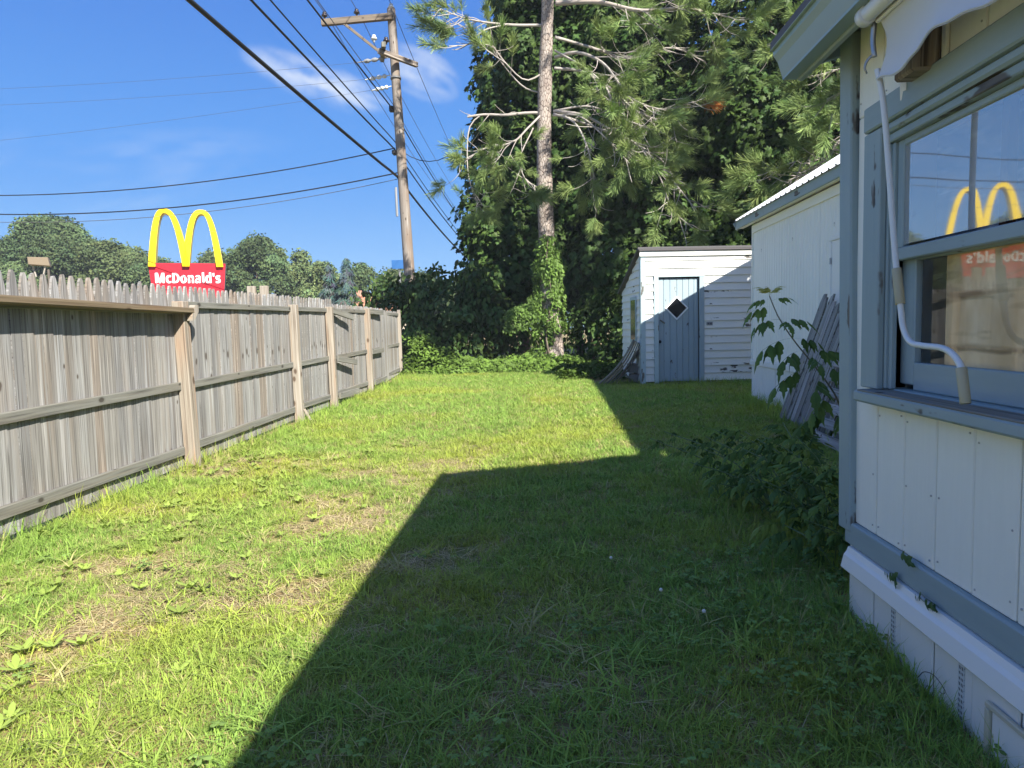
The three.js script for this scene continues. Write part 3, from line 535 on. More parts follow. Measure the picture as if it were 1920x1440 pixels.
{
  const yaw = -0.1, B = [1.78, 0.088, -13.2], s = thing('garden_shed', 'small white clapboard shed with blue plank door and diamond window', 'shed', B);
  s.rotation.y = yaw * -1; // right end a little nearer
  const r = rng(401), Wd = 3.05, Dp = 1.7, Ht = 2.40;
  const b = (p, n, m, x0, x1, y0, y1, z0, z1, gr = 'y', c = 0.003) => part(p, n, cbox(x1 - x0, y1 - y0, z1 - z0, c, gr), m, [(x0 + x1) / 2, (y0 + y1) / 2, (z0 + z1) / 2]);
  // inner walls
  const inner = plain(0.1, 0.09, 0.08, 0.95);
  b(s, 'wall', inner, 0.03, 0.34, 0.02, Ht, -0.06, -0.02); b(s, 'wall', inner, 1.08, Wd - 0.03, 0.02, Ht, -0.06, -0.02); b(s, 'wall', inner, 0.34, 1.08, 1.99, Ht, -0.06, -0.02);
  b(s, 'wall', inner, 0.02, 0.06, 0.02, 1.9, -Dp, -0.062); b(s, 'wall', inner, Wd - 0.06, Wd - 0.02, 0.02, 1.95, -Dp, -0.062); b(s, 'wall', inner, 0.02, Wd - 0.02, 0.02, 1.9, -Dp - 0.04, -Dp - 0.002);
  // clapboards: each its own board, lapping the one below; geometry shared per width
  const clap = (w) => { const g = cbox(w, 0.15, 0.016, 0.002, 'x'); g.rotateX(-0.17); return g; };
  const gL = clap(0.158), gR = [clap(1.86), clap(1.86), clap(1.86)], gT = clap(0.955);
  for (let i = 0, y = 0.06; y < Ht - 0.02; i++, y += 0.1395) {
    const low = i === 1 || i === 11, mat = () => low ? shedWorn : shedPaints[Math.floor(r() * 3)], j = () => (r() - 0.5) * 0.004;
    if (y < 2.33) part(s, 'clapboard', gL, i < 3 ? shedWorn : mat(), [0.159, y + 0.07, 0.002 + j()], [0, 0, j()]);
    part(s, 'clapboard', gR[i % 3], i === 0 ? shedPaints[0] : mat(), [2.115, y + 0.07, 0.002 + j()], [0, 0, j() * 0.6]);
    if (y > 1.98) part(s, 'clapboard', gT, mat(), [0.712, y + 0.07, 0.002 + j()]);
  }
  const gS = (() => { const g = cbox(Dp - 0.08, 0.147, 0.014, 0.002, 'x'); g.rotateX(-0.17); g.rotateY(-Math.PI / 2); return g; })();
  for (let y = 0.06; y < 1.78; y += 0.1395) part(s, 'clapboard', gS, shedPaints[Math.floor(r() * 3)], [0.012, y + 0.07, -Dp / 2 - 0.02]);
  for (let y = 1.7, k = 0; y < 2.3; y += 0.1395, k++) { const len = (Dp - 0.08) * (1 - (y - 1.68) / 0.74); if (len > 0.1) { const g = cbox(len, 0.147, 0.014, 0.002, 'x'); g.rotateX(-0.17); g.rotateY(-Math.PI / 2); part(s, 'clapboard', g, shedPaints[k % 3], [0.012, y + 0.1, -0.03 - len / 2]); } }
  b(s, 'corner_board', shedTrim, -0.004, 0.078, 0.0, Ht, -0.02, 0.022); b(s, 'corner_board', shedTrim, -0.012, -0.005, 0.0, Ht - 0.02, -0.075, 0.018);
  b(s, 'corner_board', shedTrim, Wd - 0.08, Wd, 0.0, Ht, -0.02, 0.022);
  b(s, 'fascia_board', shedPaints[0], -0.03, Wd + 0.03, Ht - 0.03, Ht + 0.065, 0.024, 0.05, 'x');
  b(s, 'base_board', shedWorn, 1.19, Wd - 0.08, -0.02, 0.045, -0.01, 0.012, 'x');
  // roof falls to the back
  const roof = part(s, 'roof', cbox(Wd + 0.14, 0.05, Dp + 0.3, 0.006, 'x'), plain(0.09, 0.085, 0.085, 0.95), [Wd / 2, (Ht + 0.085 + 1.82) / 2, -Dp / 2 + 0.0]); roof.rotation.x = -Math.atan((Ht + 0.085 - 1.82) / (Dp + 0.15)) * -1;
  roof.rotation.x = -Math.atan((Ht + 0.085 - 1.76) / (Dp + 0.15));
  b(s, 'roof_edge', plain(0.11, 0.1, 0.1, 0.9), -0.05, Wd + 0.05, Ht + 0.067, Ht + 0.105, -0.05, 0.085, 'x', 0.004);
  // door frame
  b(s, 'door_frame', shedTrim, 0.24, 0.322, 0.0, 2.045, 0.005, 0.036); b(s, 'door_frame', doorPaints[0], 1.09, 1.18, 0.0, 1.985, 0.005, 0.036); b(s, 'door_frame', shedTrim, 0.323, 1.18, 1.987, 2.045, 0.005, 0.034, 'x');
  // plank door, set back
  const d = new THREE.Group(); d.name = 'door'; s.add(d);
  let x = 0.324; const widths = [0.108, 0.118, 0.13, 0.11, 0.115, 0.098, 0.083];
  widths.forEach((w, i) => { b(d, 'plank', doorPaints[i % 2], x + 0.002, x + w - 0.002, 0.035 + r() * 0.02, 1.965, -0.05, -0.028 + r() * 0.003, 'y', 0.005); x += w; });
  // diamond window
  const dw = new THREE.Group(); dw.name = 'diamond_window'; dw.position.set(0.675, 1.415, -0.02); dw.rotation.z = Math.PI / 4; s.add(dw);
  const a = 0.158, f = 0.026;
  for (const [cx, cy, w, h] of [[0, a - f / 2, 2 * a, f], [0, -a + f / 2, 2 * a, f], [-a + f / 2, 0, f, 2 * a - 2 * f - 0.002], [a - f / 2, 0, f, 2 * a - 2 * f - 0.002]]) part(dw, 'frame', cbox(w, h, 0.022, 0.004, w > h ? 'x' : 'y'), plain(0.8, 0.82, 0.82, 0.5), [cx, cy, 0.004]);
  part(dw, 'pane', new THREE.BoxGeometry(2 * a - 2 * f, 2 * a - 2 * f, 0.004), plain(0.008, 0.009, 0.012, 0.12), [0, 0, -0.002]);
  // knob, wooden turn latch, small plate beside the door
  part(s, 'door_knob', new THREE.SphereGeometry(0.03, 12, 10), plain(0.02, 0.02, 0.022, 0.4), [0.352, 0.8, -0.004]);
  const lt = part(s, 'latch', cbox(0.11, 0.026, 0.018, 0.003, 'x'), railMat, [0.405, 1.17, -0.012]); lt.rotation.z = -0.62;
  b(s, 'plate', plain(0.28, 0.29, 0.3, 0.5), 1.225, 1.34, 1.085, 1.145, 0.014, 0.026); 
  b(s, 'plate_slot', plain(0.08, 0.08, 0.085, 0.5), 1.245, 1.275, 1.105, 1.128, 0.026, 0.03); b(s, 'plate_slot', plain(0.08, 0.08, 0.085, 0.5), 1.29, 1.32, 1.105, 1.128, 0.026, 0.03);
  // side window
  b(s, 'side_window_frame', shedTrim, -0.016, -0.004, 0.78, 1.66, -0.85, -0.35); b(s, 'side_window_pane', plain(0.05, 0.055, 0.06, 0.15), -0.019, -0.017, 0.84, 1.6, -0.79, -0.41);
  b(s, 'door_sill', darkWood, 0.33, 1.09, -0.03, 0.03, -0.03, 0.05, 'x');
}

// ================================================================ lumber leaning on the shed's side
{
  const r = rng(501), mats = [railMat, greyPostMat, picketMats[0], picketMats[1]];
  const bow = (L, w, t, sag) => { const g = cbox(w, t, L, 0.003, 'z').clone(); const n = 8, pts = []; // bowed plank built as a bent strip
    const P = [], I = [], U = []; for (let i = 0; i <= n; i++) { const u = i / n, z = u * L, y = -Math.sin(u * Math.PI) * sag; for (const [x, yy] of [[-w / 2, 0], [w / 2, 0], [w / 2, t], [-w / 2, t]]) { P.push(x, y + yy, z); U.push(x + yy, z); } }
    for (let i = 0; i < n; i++) for (let k = 0; k < 4; k++) { const a0 = i * 4 + k, a1 = i * 4 + (k + 1) % 4; I.push(a0, a1, a0 + 4, a0 + 4, a1, a1 + 4); } I.push(0, 3, 2, 0, 2, 1, n * 4, n * 4 + 1, n * 4 + 2, n * 4, n * 4 + 2, n * 4 + 3);
    let q = new THREE.BufferGeometry(); q.setAttribute('position', new THREE.Float32BufferAttribute(P, 3)); q.setAttribute('uv', new THREE.Float32BufferAttribute(U, 2)); q.setIndex(I); q = q.toNonIndexed(); q.computeVertexNormals(); return q; };
  const place = [['long bowed grey plank, outermost of the planks leaning on the shed', 0.98, 0.10, 1.02], ['bowed grey plank second from the lawn in the stack leaning on the shed', 1.07, 0.10, 1.05], ['pale bowed plank in the middle of the stack leaning on the shed', 1.15, 0.1, 1.08], ['bowed plank fourth from the lawn in the stack leaning on the shed', 1.24, 0.1, 1.0], ['bowed grey plank nearest the shed wall in the leaning stack', 1.33, 0.1, 0.98]];
  place.forEach(([label, x0, , L], i) => {
    const z0 = -13.3 - i * 0.05, x1 = 1.66 + i * 0.035, y0 = surfY(x0, z0), h = 0.83 - i * 0.02, len = Math.hypot(x1 - x0, h);
    const m = single('leaning_plank', bow(len, 0.13 + r() * 0.03, 0.022, 0.075), mats[i % 4], label, 'plank', [x0, y0 + 0.005, z0], 'planks leaning on the shed');
    m.rotation.order = 'YXZ'; m.rotation.y = Math.PI / 2 - 0.05 * i; m.rotation.x = -Math.atan2(h, x1 - x0);
  });
  const wide = single('leaning_board', cbox(0.3, 0.025, 1.0, 0.003, 'z'), greyPostMat, 'wide weathered board leaning on the shed corner above the bowed planks', 'board', [1.62, 0.52, -13.5]);
  wide.rotation.order = 'YXZ'; wide.rotation.y = Math.PI / 2 - 0.35; wide.rotation.x = -0.98; wide.rotation.z = 0.1;
  const blockMat = plain(0.2, 0.19, 0.175, 0.95);
  [[1.7, 0.115, 'upper concrete block of the pair beside the shed corner', 0.27, 0.04], [1.72, 0.115, 'lower concrete block of the pair beside the shed corner', 0.075, -0.05]].forEach(([x, , lb, y, ry]) => { const m = single('concrete_block', cbox(0.24, 0.17, 0.3, 0.008), blockMat, lb, 'block', [x, surfY(x, -13.6) + y + 0.015, -13.62]); m.rotation.y = ry; });
  const sc = single('scrap_board', cbox(0.34, 0.02, 0.07, 0.003, 'x'), railMat, 'short scrap board lying at the foot of the concrete blocks', 'board', [1.62, surfY(1.62, -13.2) + 0.1, -13.25]); sc.rotation.set(0, 0.3, -0.55);
}

// ================================================================ old pickets and pallets leaning on the long house
{
  const r = rng(511), grey = [picketMats[2], picketMats[0], stdm(woodTex(512, { base: [176, 173, 171], dark: [96, 92, 91], light: [210, 207, 205], warm: [140, 120, 104], warmth: 0.2, knots: 10 }), { bump: 0.003 })];
  // leaning section of old fence: a thing with its own pickets
  const f = thing('old_fence_panel', 'old grey picket panel leaning against the long house wall', 'fence panel', [2.78, 0.02, -8.5]);
  f.rotation.order = 'YXZ'; f.rotation.y = 0; f.rotation.z = -0.15; f.rotation.x = 0.44;
  const g = [0, 1, 2].map((k) => { const t = 0.02, gg = prism([[-0.04, 0], [0.04, 0], [0.04, 1.50 + k * 0.02], [0.022, 1.6], [-0.015, 1.62 + k * 0.015], [-0.04, 1.54]], t, 'z', [k, k * 0.7]); gg.rotateY(Math.PI / 2); return gg; });
  for (let i = 0; i < 13; i++) part(f, 'picket', g[i % 3], grey[Math.floor(r() * 3)], [(r() - 0.5) * 0.012, r() * 0.06 + i * 0.012, i * 0.09], [0, 0, (r() - 0.5) * 0.02]);
  for (const y of [0.3, 1.1]) part(f, 'rail', cbox(0.035, 0.07, 1.2, 0.004, 'z'), grey[0], [0.04, y, 0.54]);
  // pallet in front of it
  const mk = (label, pos, ry, rz) => {
    const p = thing('wooden_pallet', label, 'pallet', pos, 'pallets leaning by the long house'); p.rotation.order = 'YXZ'; p.rotation.y = ry; p.rotation.z = rz;
    for (const z of [0.02, 0.5, 0.98]) part(p, 'stringer', cbox(0.09, 1.0, 0.038, 0.004, 'y'), grey[2], [0.06, 0.5, z]);
    for (let i = 0; i < 7; i++) part(p, 'slat', cbox(0.016, 0.088 + r() * 0.01, 1.02, 0.003, 'z'), grey[i % 3], [0.0, 0.06 + i * 0.147, 0.5], [(r() - 0.5) * 0.02, 0, 0]);
    return p;
  };
  mk('grey wooden pallet leaning by the long house behind the leafy weeds', [2.62, 0.03, -7.1], -0.05, -0.3);
}
// ================================================================ utility pole and its lines
const poleT = woodTex(601, { base: [138, 129, 119], dark: [80, 70, 62], light: [192, 187, 178], warm: [122, 98, 78], warmth: 0.5, knots: 6 });
const poleMat = stdm(poleT, { bump: 0.004, rough: 0.9 }), armMat = stdm(poleT, { bump: 0.003, color: 0xe6e0d4 });
const wireMat = plain(0.012, 0.012, 0.014, 0.6), wireThin = plain(0.09, 0.09, 0.095, 0.6);
const porcelain = plain(0.6, 0.62, 0.62, 0.25), darkGlass = plain(0.035, 0.025, 0.022, 0.2);
const POLE = [-3.72, 0.15, -20];
const poleX = (y) => -3.72 - 0.036 * (y - 0.15) - 0.0; // leans to the left
const lathe = (pts, seg = 14) => new THREE.LatheGeometry(pts.map(([a, b]) => new THREE.Vector2(a, b)), seg);
const pinInsulator = () => lathe([[0.001, 0.19], [0.05, 0.185], [0.055, 0.16], [0.04, 0.145], [0.075, 0.12], [0.085, 0.08], [0.05, 0.07], [0.03, 0.04], [0.02, 0], [0.001, 0]]);
function stringInsulator(a, b) { // three discs along a line
  const A = new THREE.Vector3(...a), Bv = new THREE.Vector3(...b), d = Bv.clone().sub(A), L = d.length();
  const g = lathe([[0.001, 0], [0.014, 0.0], [0.014, L * 0.15], [0.06, L * 0.2], [0.05, L * 0.3], [0.02, L * 0.33], [0.06, L * 0.43], [0.05, L * 0.53], [0.02, L * 0.56], [0.06, L * 0.66], [0.05, L * 0.76], [0.018, L * 0.8], [0.014, L], [0.001, L]]);
  g.applyQuaternion(new THREE.Quaternion().setFromUnitVectors(new THREE.Vector3(0, 1, 0), d.normalize())); g.translate(...a); return g;
}
{
  const p = thing('utility_pole', 'tall brown wooden utility pole with crossarm beyond the fence end', 'utility pole', POLE);
  const L = (x, y, z = -20) => [x - POLE[0], y - POLE[1], z - POLE[2]];
  part(p, 'shaft', tube([[0, 0, 0], [poleX(3) - POLE[0], 2.85, 0], [poleX(6) - POLE[0], 5.85, 0], [poleX(10.05) - POLE[0], 9.9, 0]], 0.172, 0.115, 12, 16), poleMat);
  // side crossarm, brace, lower buck arms
  const arm = part(p, 'crossarm', cbox(1.98, 0.17, 0.12, 0.008, 'x'), armMat, L(-5.0, 9.74, -19.85)); arm.rotation.z = 0.045;
  const br = part(p, 'brace', cbox(1.55, 0.07, 0.05, 0.006, 'x'), armMat, L(-4.82, 9.2, -19.84)); br.rotation.z = -0.69;
  const a2 = part(p, 'lower_arm', cbox(0.11, 0.13, 1.5, 0.006, 'z'), railMat, L(-4.26, 8.75, -19.6)); a2.rotation.set(0.1, 0.25, 0);
  const a3 = part(p, 'lower_arm', cbox(0.11, 0.13, 1.5, 0.006, 'z'), darkWood, L(-3.86, 8.62, -19.7)); a3.rotation.set(0.05, -0.55, 0);
  for (const [x, y, z, m] of [[-5.9, 9.79, -19.85, darkGlass], [-5.0, 9.83, -19.85, darkGlass], [-4.42, 8.9, -19.3, porcelain], [-4.16, 8.95, -19.6, darkGlass], [poleX(10), 10.0, -20, porcelain]]) part(p, 'insulator', pinInsulator(), m, L(x, y, z));
  part(p, 'pole_top_pin', tube([L(poleX(10), 9.85, -20), L(poleX(10), 10.12, -20)], 0.03, 0.02, 2, 8), plain(0.3, 0.3, 0.3, 0.5));
  for (const [y, x1, m] of [[8.72, -5.05, plain(0.25, 0.25, 0.25, 0.4)], [8.25, -4.85, porcelain], [7.95, -4.7, porcelain]]) part(p, 'string_insulator', stringInsulator(L(poleX(y) - 0.12, y, -19.9), L(x1, y - 0.1, -19.9)), m);
  part(p, 'cable_clamp', cbox(0.12, 0.16, 0.14, 0.02), wireMat, L(poleX(7.4) - 0.17, 7.35, -19.95));
  part(p, 'cable_clamp', cbox(0.1, 0.12, 0.2, 0.02), wireMat, L(poleX(6.2) - 0.17, 6.15, -19.9));
  part(p, 'conduit', tube([L(poleX(4.8) - 0.2, 4.4, -19.9), L(poleX(5) - 0.2, 5.2, -19.9)], 0.035, 0.035, 2, 8), plain(0.25, 0.26, 0.27, 0.5));
  part(p, 'band', tube([L(poleX(8.2), 8.16), L(poleX(8.2), 8.22)], 0.15, 0.15, 2, 16), plain(0.15, 0.15, 0.15, 0.5));
}
// lines along the road: hung in spans from a pole behind the viewer, past this pole, to the next one
function sagLine(a, b, sag, n = 24) { const o = []; for (let i = 0; i <= n; i++) { const t = i / n; o.push([lerp(a[0], b[0], t), lerp(a[1], b[1], t) - 4 * sag * t * (1 - t), lerp(a[2], b[2], t)]); } return o; }
function line(name, label, pts, rWire, mat, group) {
  const m = pts[0], g = tube(pts.map((q) => [q[0] - m[0], q[1] - m[1], q[2] - m[2]]), rWire, rWire, Math.max(24, pts.length * 2), 6); 
  return single(name, g, mat, label, 'cable', m, group);
}
{
  const Z1 = 24, Z2 = -62;
  const along = [ // label, height at pole, x at pole, x at the viewer's end, height there, radius, sag
    ['thickest black cable rising from the pole to the top edge, lowest of those overhead', 5.5, -4.05, -4.95, 5.75, 0.034, 0.35, -3.9, 6.0],
    ['second black cable above the thick one, running from pole to top edge', 6.25, -4.1, -4.8, 6.6, 0.021, 0.3, -4.0, 6.6],
    ['third black cable up the pole, thinner, running to the top edge', 6.45, -4.08, -4.35, 6.8, 0.014, 0.3, -4.0, 6.8],
    ['twisted black cable clamped below the crossarm and running to the top edge', 7.35, -4.12, -4.75, 7.75, 0.019, 0.3, -4.2, 7.7],
    ['thin wire close above the twisted cable', 7.5, -4.12, -4.5, 8.2, 0.009, 0.3, -4.2, 7.9],
    ['thin wire from the outer crossarm insulator', 9.98, -5.9, -6.2, 10.3, 0.011, 0.35, -6.0, 10],
    ['thin wire from the middle crossarm insulator', 10.02, -5.0, -5.2, 10.3, 0.010, 0.35, -5.1, 10],
    ['thin wire from the white insulator on the pole top', 10.2, -4.08, -4.4, 10.5, 0.010, 0.35, -4.2, 10.2],
  ];
  for (const [label, y, x, xv, yv, rw, sag, x2, y2] of along) {
    const pts = [...sagLine([xv, yv, Z1], [x, y, -20], sag).slice(0, -1), ...sagLine([x, y, -20], [x2, y2, Z2], sag + 0.5)];
    line('overhead_cable', label, pts, rw, rw < 0.012 ? wireThin : wireMat, 'cables along the pole line');
  }
  // lines across to the left
  const across = [
    ['sagging cable crossing the sky to the left, upper of the two dark ones', [-4.1, 6.3, -20], [-26, 6.7, -22], 0.95, 0.016],
    ['sagging cable crossing the sky to the left just above the red sign', [-4.05, 5.62, -20], [-26, 6.3, -22], 1.0, 0.018],
    ['thin wire hanging close below the lowest sagging cable', [-4.05, 5.45, -20], [-26, 6.1, -22], 1.05, 0.009],
    ['faint wire from the lowest white string insulator to the left', [-4.7, 7.86, -19.9], [-30, 7.4, -23], 0.35, 0.004],
    ['faint wire from the middle white string insulator to the left', [-4.85, 8.16, -19.9], [-30, 9.3, -23], 0.35, 0.004],
    ['faint wire from the dark string insulator to the left', [-5.05, 8.62, -19.9], [-30, 9.8, -23], 0.35, 0.004],
  ];
  for (const [label, a, b, sag, rw] of across) line('overhead_cable', label, sagLine(a, b, sag), rw, rw < 0.012 ? wireThin : wireMat, 'cables across to the left');
  line('service_cable', 'looped service cable running right from the pole into the trees', [...sagLine([-3.9, 6.2, -20], [-2.6, 6.1, -20.2], 0.22, 8), ...sagLine([-2.6, 6.1, -20.2], [4, 6.2, -21], 0.1, 6).slice(1)], 0.012, wireMat);
}

// ================================================================ the restaurant sign
{
  const font = await new FontLoader().loadAsync('fonts/droid/droid_sans_bold.typeface.json');
  const yaw = rad(22), B = [-11.98, 0, -23.4], s = thing('restaurant_sign', 'red restaurant sign panel with tall yellow double arches above the fence', 'sign', B);
  s.rotation.y = yaw;
  const red = plain(0.52, 0.008, 0.022, 0.35), edge = plain(0.035, 0.03, 0.035, 0.5), yellow = plain(0.86, 0.60, 0.004, 0.28), paleY = plain(0.86, 0.72, 0.16, 0.35), white = plain(0.82, 0.82, 0.82, 0.5);
  // panel: slightly wider at the top
  const T = 3.62, Bt = 2.45, wt = 1.19, wb = 1.08, d = 0.42;
  part(s, 'panel', prism([[-wb, Bt], [wb, Bt], [wt, T], [-wt, T]], 0.02, 'z', [0, 0]), red, [0, 0, 0.0]);
  part(s, 'cabinet', prism([[-wb - 0.02, Bt - 0.02], [wb + 0.02, Bt - 0.02], [wt + 0.02, T + 0.02], [-wt - 0.02, T + 0.02]], d, 'z'), edge, [0, 0, -d - 0.002]);
  for (const x of [-0.7, 0.7]) part(s, 'post', tube([[x, 0, -d / 2], [x, Bt + 0.1, -d / 2]], 0.09, 0.09, 2, 12), edge);
  // two arches, each a curved box section: front face and paler sides
  const arch = (cx, wL, wR, base) => {
    const n = 40, H = 1.82, P = [[], [], [], []], N = n + 1, th0 = 0.088;
    const pts = []; for (let i = 0; i <= n; i++) { const a = i / n * 2 - 1, sg = Math.sign(a), q = Math.abs(a), k = 1 - Math.pow(1 - q, 1.25) * (1 - 0.25 * q); pts.push([cx + sg * Math.pow(q, 0.9) * (sg < 0 ? wL : wR), base + H * (1 - Math.pow(q, 2.5))]); }
    const out = [], inn = [];
    for (let i = 0; i <= n; i++) { const p0 = pts[Math.max(0, i - 1)], p1 = pts[Math.min(n, i + 1)], dx = p1[0] - p0[0], dy = p1[1] - p0[1], l = Math.hypot(dx, dy), k = Math.abs(i / n * 2 - 1), th = th0 * lerp(0.78, 1.22, k); let nx = -dy / l, ny = dx / l; if (i === 0 || i === n) { nx = i ? 1 : -1; ny = 0; } out.push([pts[i][0] + nx * th, pts[i][1] + ny * th]); inn.push([pts[i][0] - nx * th, pts[i][1] - ny * th]); }
    const outline = [...out, ...inn.reverse()];
    return outline;
  };
  for (const [cx, wL, wR, name, bl] of [[-0.60, 0.465, 0.565, 'arch', 3.5], [0.53, 0.565, 0.485, 'arch', 3.5]]) {
    const o = arch(cx, wL, wR, bl);
    const body = part(s, name, prism(o, 0.40, 'z', [0, 0], 0), paleY, [0, 0, -0.26]);
    part(body, 'face', prism(o, 0.02, 'z', [0, 0], 0), yellow, [0, 0, 0.402]);
    for (const sd of [-1, 1]) { const q = 0.66, w = sd < 0 ? wL : wR; const sm = part(body, 'seam', cbox(0.2, 0.012, 0.006, 0.001), edge, [cx + sd * Math.pow(q, 0.9) * w, bl + 1.82 * (1 - Math.pow(q, 2.5)), 0.423]); sm.rotation.z = sd * -0.12; }
    part(body, 'face_rim', prism(arch(cx, wL, wR, bl).map(([x, y]) => [x, y]), 0.012, 'z'), yellow, [0, 0, -0.014]);
  }
  const tg = new TextGeometry("McDonald's", { font, size: 0.335, depth: 0.02, curveSegments: 5 }); tg.computeBoundingBox();
  const bb = tg.boundingBox, wT = bb.max.x - bb.min.x; tg.translate(-(bb.min.x + bb.max.x) / 2, 0, 0); tg.scale(2.0 / wT, 1, 1);
  // the letters are heavy: thicken with a second, slightly grown copy
  part(s, 'lettering', tg, white, [0.0, 2.96, 0.022]);
  const tg2 = tg.clone(); part(s, 'lettering', tg2, white, [0.014, 2.966, 0.0245]);
}

// ================================================================ far things seen over the fence
{
  const l = thing('lot_lamp', 'tan box lamp on a pole in front of the far left trees', 'lamp post', [-23.5, 0, -32]);
  part(l, 'pole', tube([[0.5, 0, 0], [0.5, 4.4, 0]], 0.07, 0.06, 3, 8), plain(0.1, 0.08, 0.06, 0.7));
  const bm = plain(0.2, 0.155, 0.1, 0.8);
  const hd = part(l, 'lamp_head', prism([[-0.42, 0], [0.42, -0.06], [0.36, 0.34], [-0.44, 0.34]], 0.5, 'z', [0, 0], 0.02), bm, [0.0, 4.62, -0.2]); hd.rotation.y = 0.5;
  for (const x of [-0.18, 0.3]) { const m = part(l, 'strut', cbox(0.05, 0.55, 0.05, 0.005), plain(0.4, 0.36, 0.3, 0.8), [x, 4.35, 0]); m.rotation.z = x < 0 ? 0.25 : -0.3; }
}
{
  const h = thing('peach_house', 'low house with peach coloured roof gable showing over the far fence end', 'house', [-10.6, 0, -45]);
  part(h, 'wall', cbox(4.2, 2.2, 5, 0.02), plain(0.5, 0.44, 0.32, 0.8), [0, 1.1, 0]);
  const rf = part(h, 'roof', prism([[-2.4, 0], [2.4, 0], [-0.9, 1.25]], 5.4, 'z', [0, 0], 0.02), plain(0.55, 0.27, 0.17, 0.8), [0.2, 2.2, -2.7]);
  part(rf, 'chimney', cbox(0.3, 0.7, 0.3, 0.02), plain(0.5, 0.28, 0.2, 0.9), [-0.9, 1.15, 4.9]);
}
{
  const b = thing('blue_sign', 'small blue sign board beside the utility pole base', 'sign', [-8.2, 0, -40]);
  part(b, 'board', cbox(0.85, 0.5, 0.05, 0.01), plain(0.03, 0.13, 0.34, 0.5), [0, 4.95, 0]); part(b, 'post', cbox(0.1, 4.7, 0.1, 0.01), plain(0.2, 0.2, 0.2, 0.6), [0, 2.35, -0.09]);
}
{
  const f = thing('back_fence', 'second grey fence end with square posts showing behind the picket tops', 'fence', [-5.75, 0, -14]);
  for (const x of [-0.26, 0.26]) part(f, 'post', cbox(0.16, 2.16, 0.1, 0.01, 'y'), greyPostMat, [x * 0.5, 1.08, 0]);
  for (let i = 0; i < 5; i++) part(f, 'board', cbox(0.13, 2.0, 0.02, 0.003, 'y'), picketMats[i % 4], [-0.3 + i * 0.145, 1.0, -0.07]);
}
// ================================================================ leaves
const V3 = (x, y, z) => new THREE.Vector3(x, y, z);
const MAPLE = [[0.24, -0.1], [0.2, 0.1], [0.54, 0.16], [0.38, 0.34], [0.56, 0.58], [0.24, 0.56], [0, 1]];
const OVATE = [[0.16, 0.08], [0.27, 0.32], [0.24, 0.58], [0.1, 0.85], [0, 1]];
const TOOTHED = [[0.1, 0.06], [0.2, 0.22], [0.24, 0.4], [0.17, 0.48], [0.2, 0.62], [0.08, 0.72], [0.07, 0.86], [0, 1.08]];
const IVYLEAF = [[0.34, -0.1], [0.5, 0.2], [0.24, 0.42], [0.26, 0.66], [0, 1]];
function pushLeaf(P, I, half, size, M, fold = 0.25, curl = 0.15) {
  const out = [[0, 0], ...half]; for (let i = half.length - 2; i >= 0; i--) out.push([-half[i][0], half[i][1]]);
  const n0 = P.length / 3, v = new THREE.Vector3(), add = (x, y) => { v.set(x * size, y * size, (-fold * Math.abs(x) - curl * y * y) * size).applyMatrix4(M); P.push(v.x, v.y, v.z); };
  add(0, 0.36); for (const [x, y] of out) add(x, y);
  const m = out.length; for (let i = 0; i < m; i++) I.push(n0, n0 + 1 + i, n0 + 1 + (i + 1) % m);
}
function geoOf(P, I) { let g = new THREE.BufferGeometry(); g.setAttribute('position', new THREE.Float32BufferAttribute(P, 3)); g.setIndex(I); g = g.toNonIndexed(); g.computeVertexNormals(); setUV(g, (x, y) => [x, y]); return g; }
// a spray of n leaves spread in a loose layer (facing +z, hanging towards -y)
function spray(seed, n, half, size, spread, hang = 0.6, fold = 0.25, stray = 0.6) {
  const r = rng(seed), P = [], I = [], M = new THREE.Matrix4(), q = new THREE.Quaternion(), e = new THREE.Euler();
  for (let i = 0; i < n; i++) {
    const a = r() * Math.PI * 2, d = Math.sqrt(r()) * spread;
    e.set((r() - 0.5) * stray * 2, (r() - 0.5) * stray * 2, Math.PI + (r() - 0.5) * 3.2 * (1 - hang * 0.6)); q.setFromEuler(e);
    M.compose(V3(Math.cos(a) * d, Math.sin(a) * d * 0.8, (r() - 0.5) * spread * 0.6), q, V3(1, 1, 1));
    pushLeaf(P, I, half, size * (0.7 + r() * 0.5), M, fold);
  }
  return geoOf(P, I);
}
const leafMat = (r, g, b, rough = 0.55, tr = 0) => new THREE.MeshPhysicalMaterial({ color: new THREE.Color().setRGB(r, g, b), roughness: rough, specularIntensity: 0.35, side: THREE.DoubleSide, ...(tr ? { transmission: tr, thickness: 0 } : {}) });
const maple = [spray(701, 11, MAPLE, 0.17, 0.34), spray(702, 11, MAPLE, 0.16, 0.36), spray(703, 9, MAPLE, 0.18, 0.32)];
const coarse = [spray(711, 34, MAPLE, 0.24, 0.95, 0.3, 0.2, 1.0), spray(712, 34, OVATE, 0.3, 0.95, 0.3, 0.2, 1.0)];
const ovate = [spray(721, 10, OVATE, 0.15, 0.24, 0.8), spray(722, 9, OVATE, 0.16, 0.26, 0.8)];
const _M = new THREE.Matrix4(), _q = new THREE.Quaternion(), _q2 = new THREE.Quaternion(), _c = new THREE.Color(), _up = V3(0, 1, 0), _z = V3(0, 0, 1);
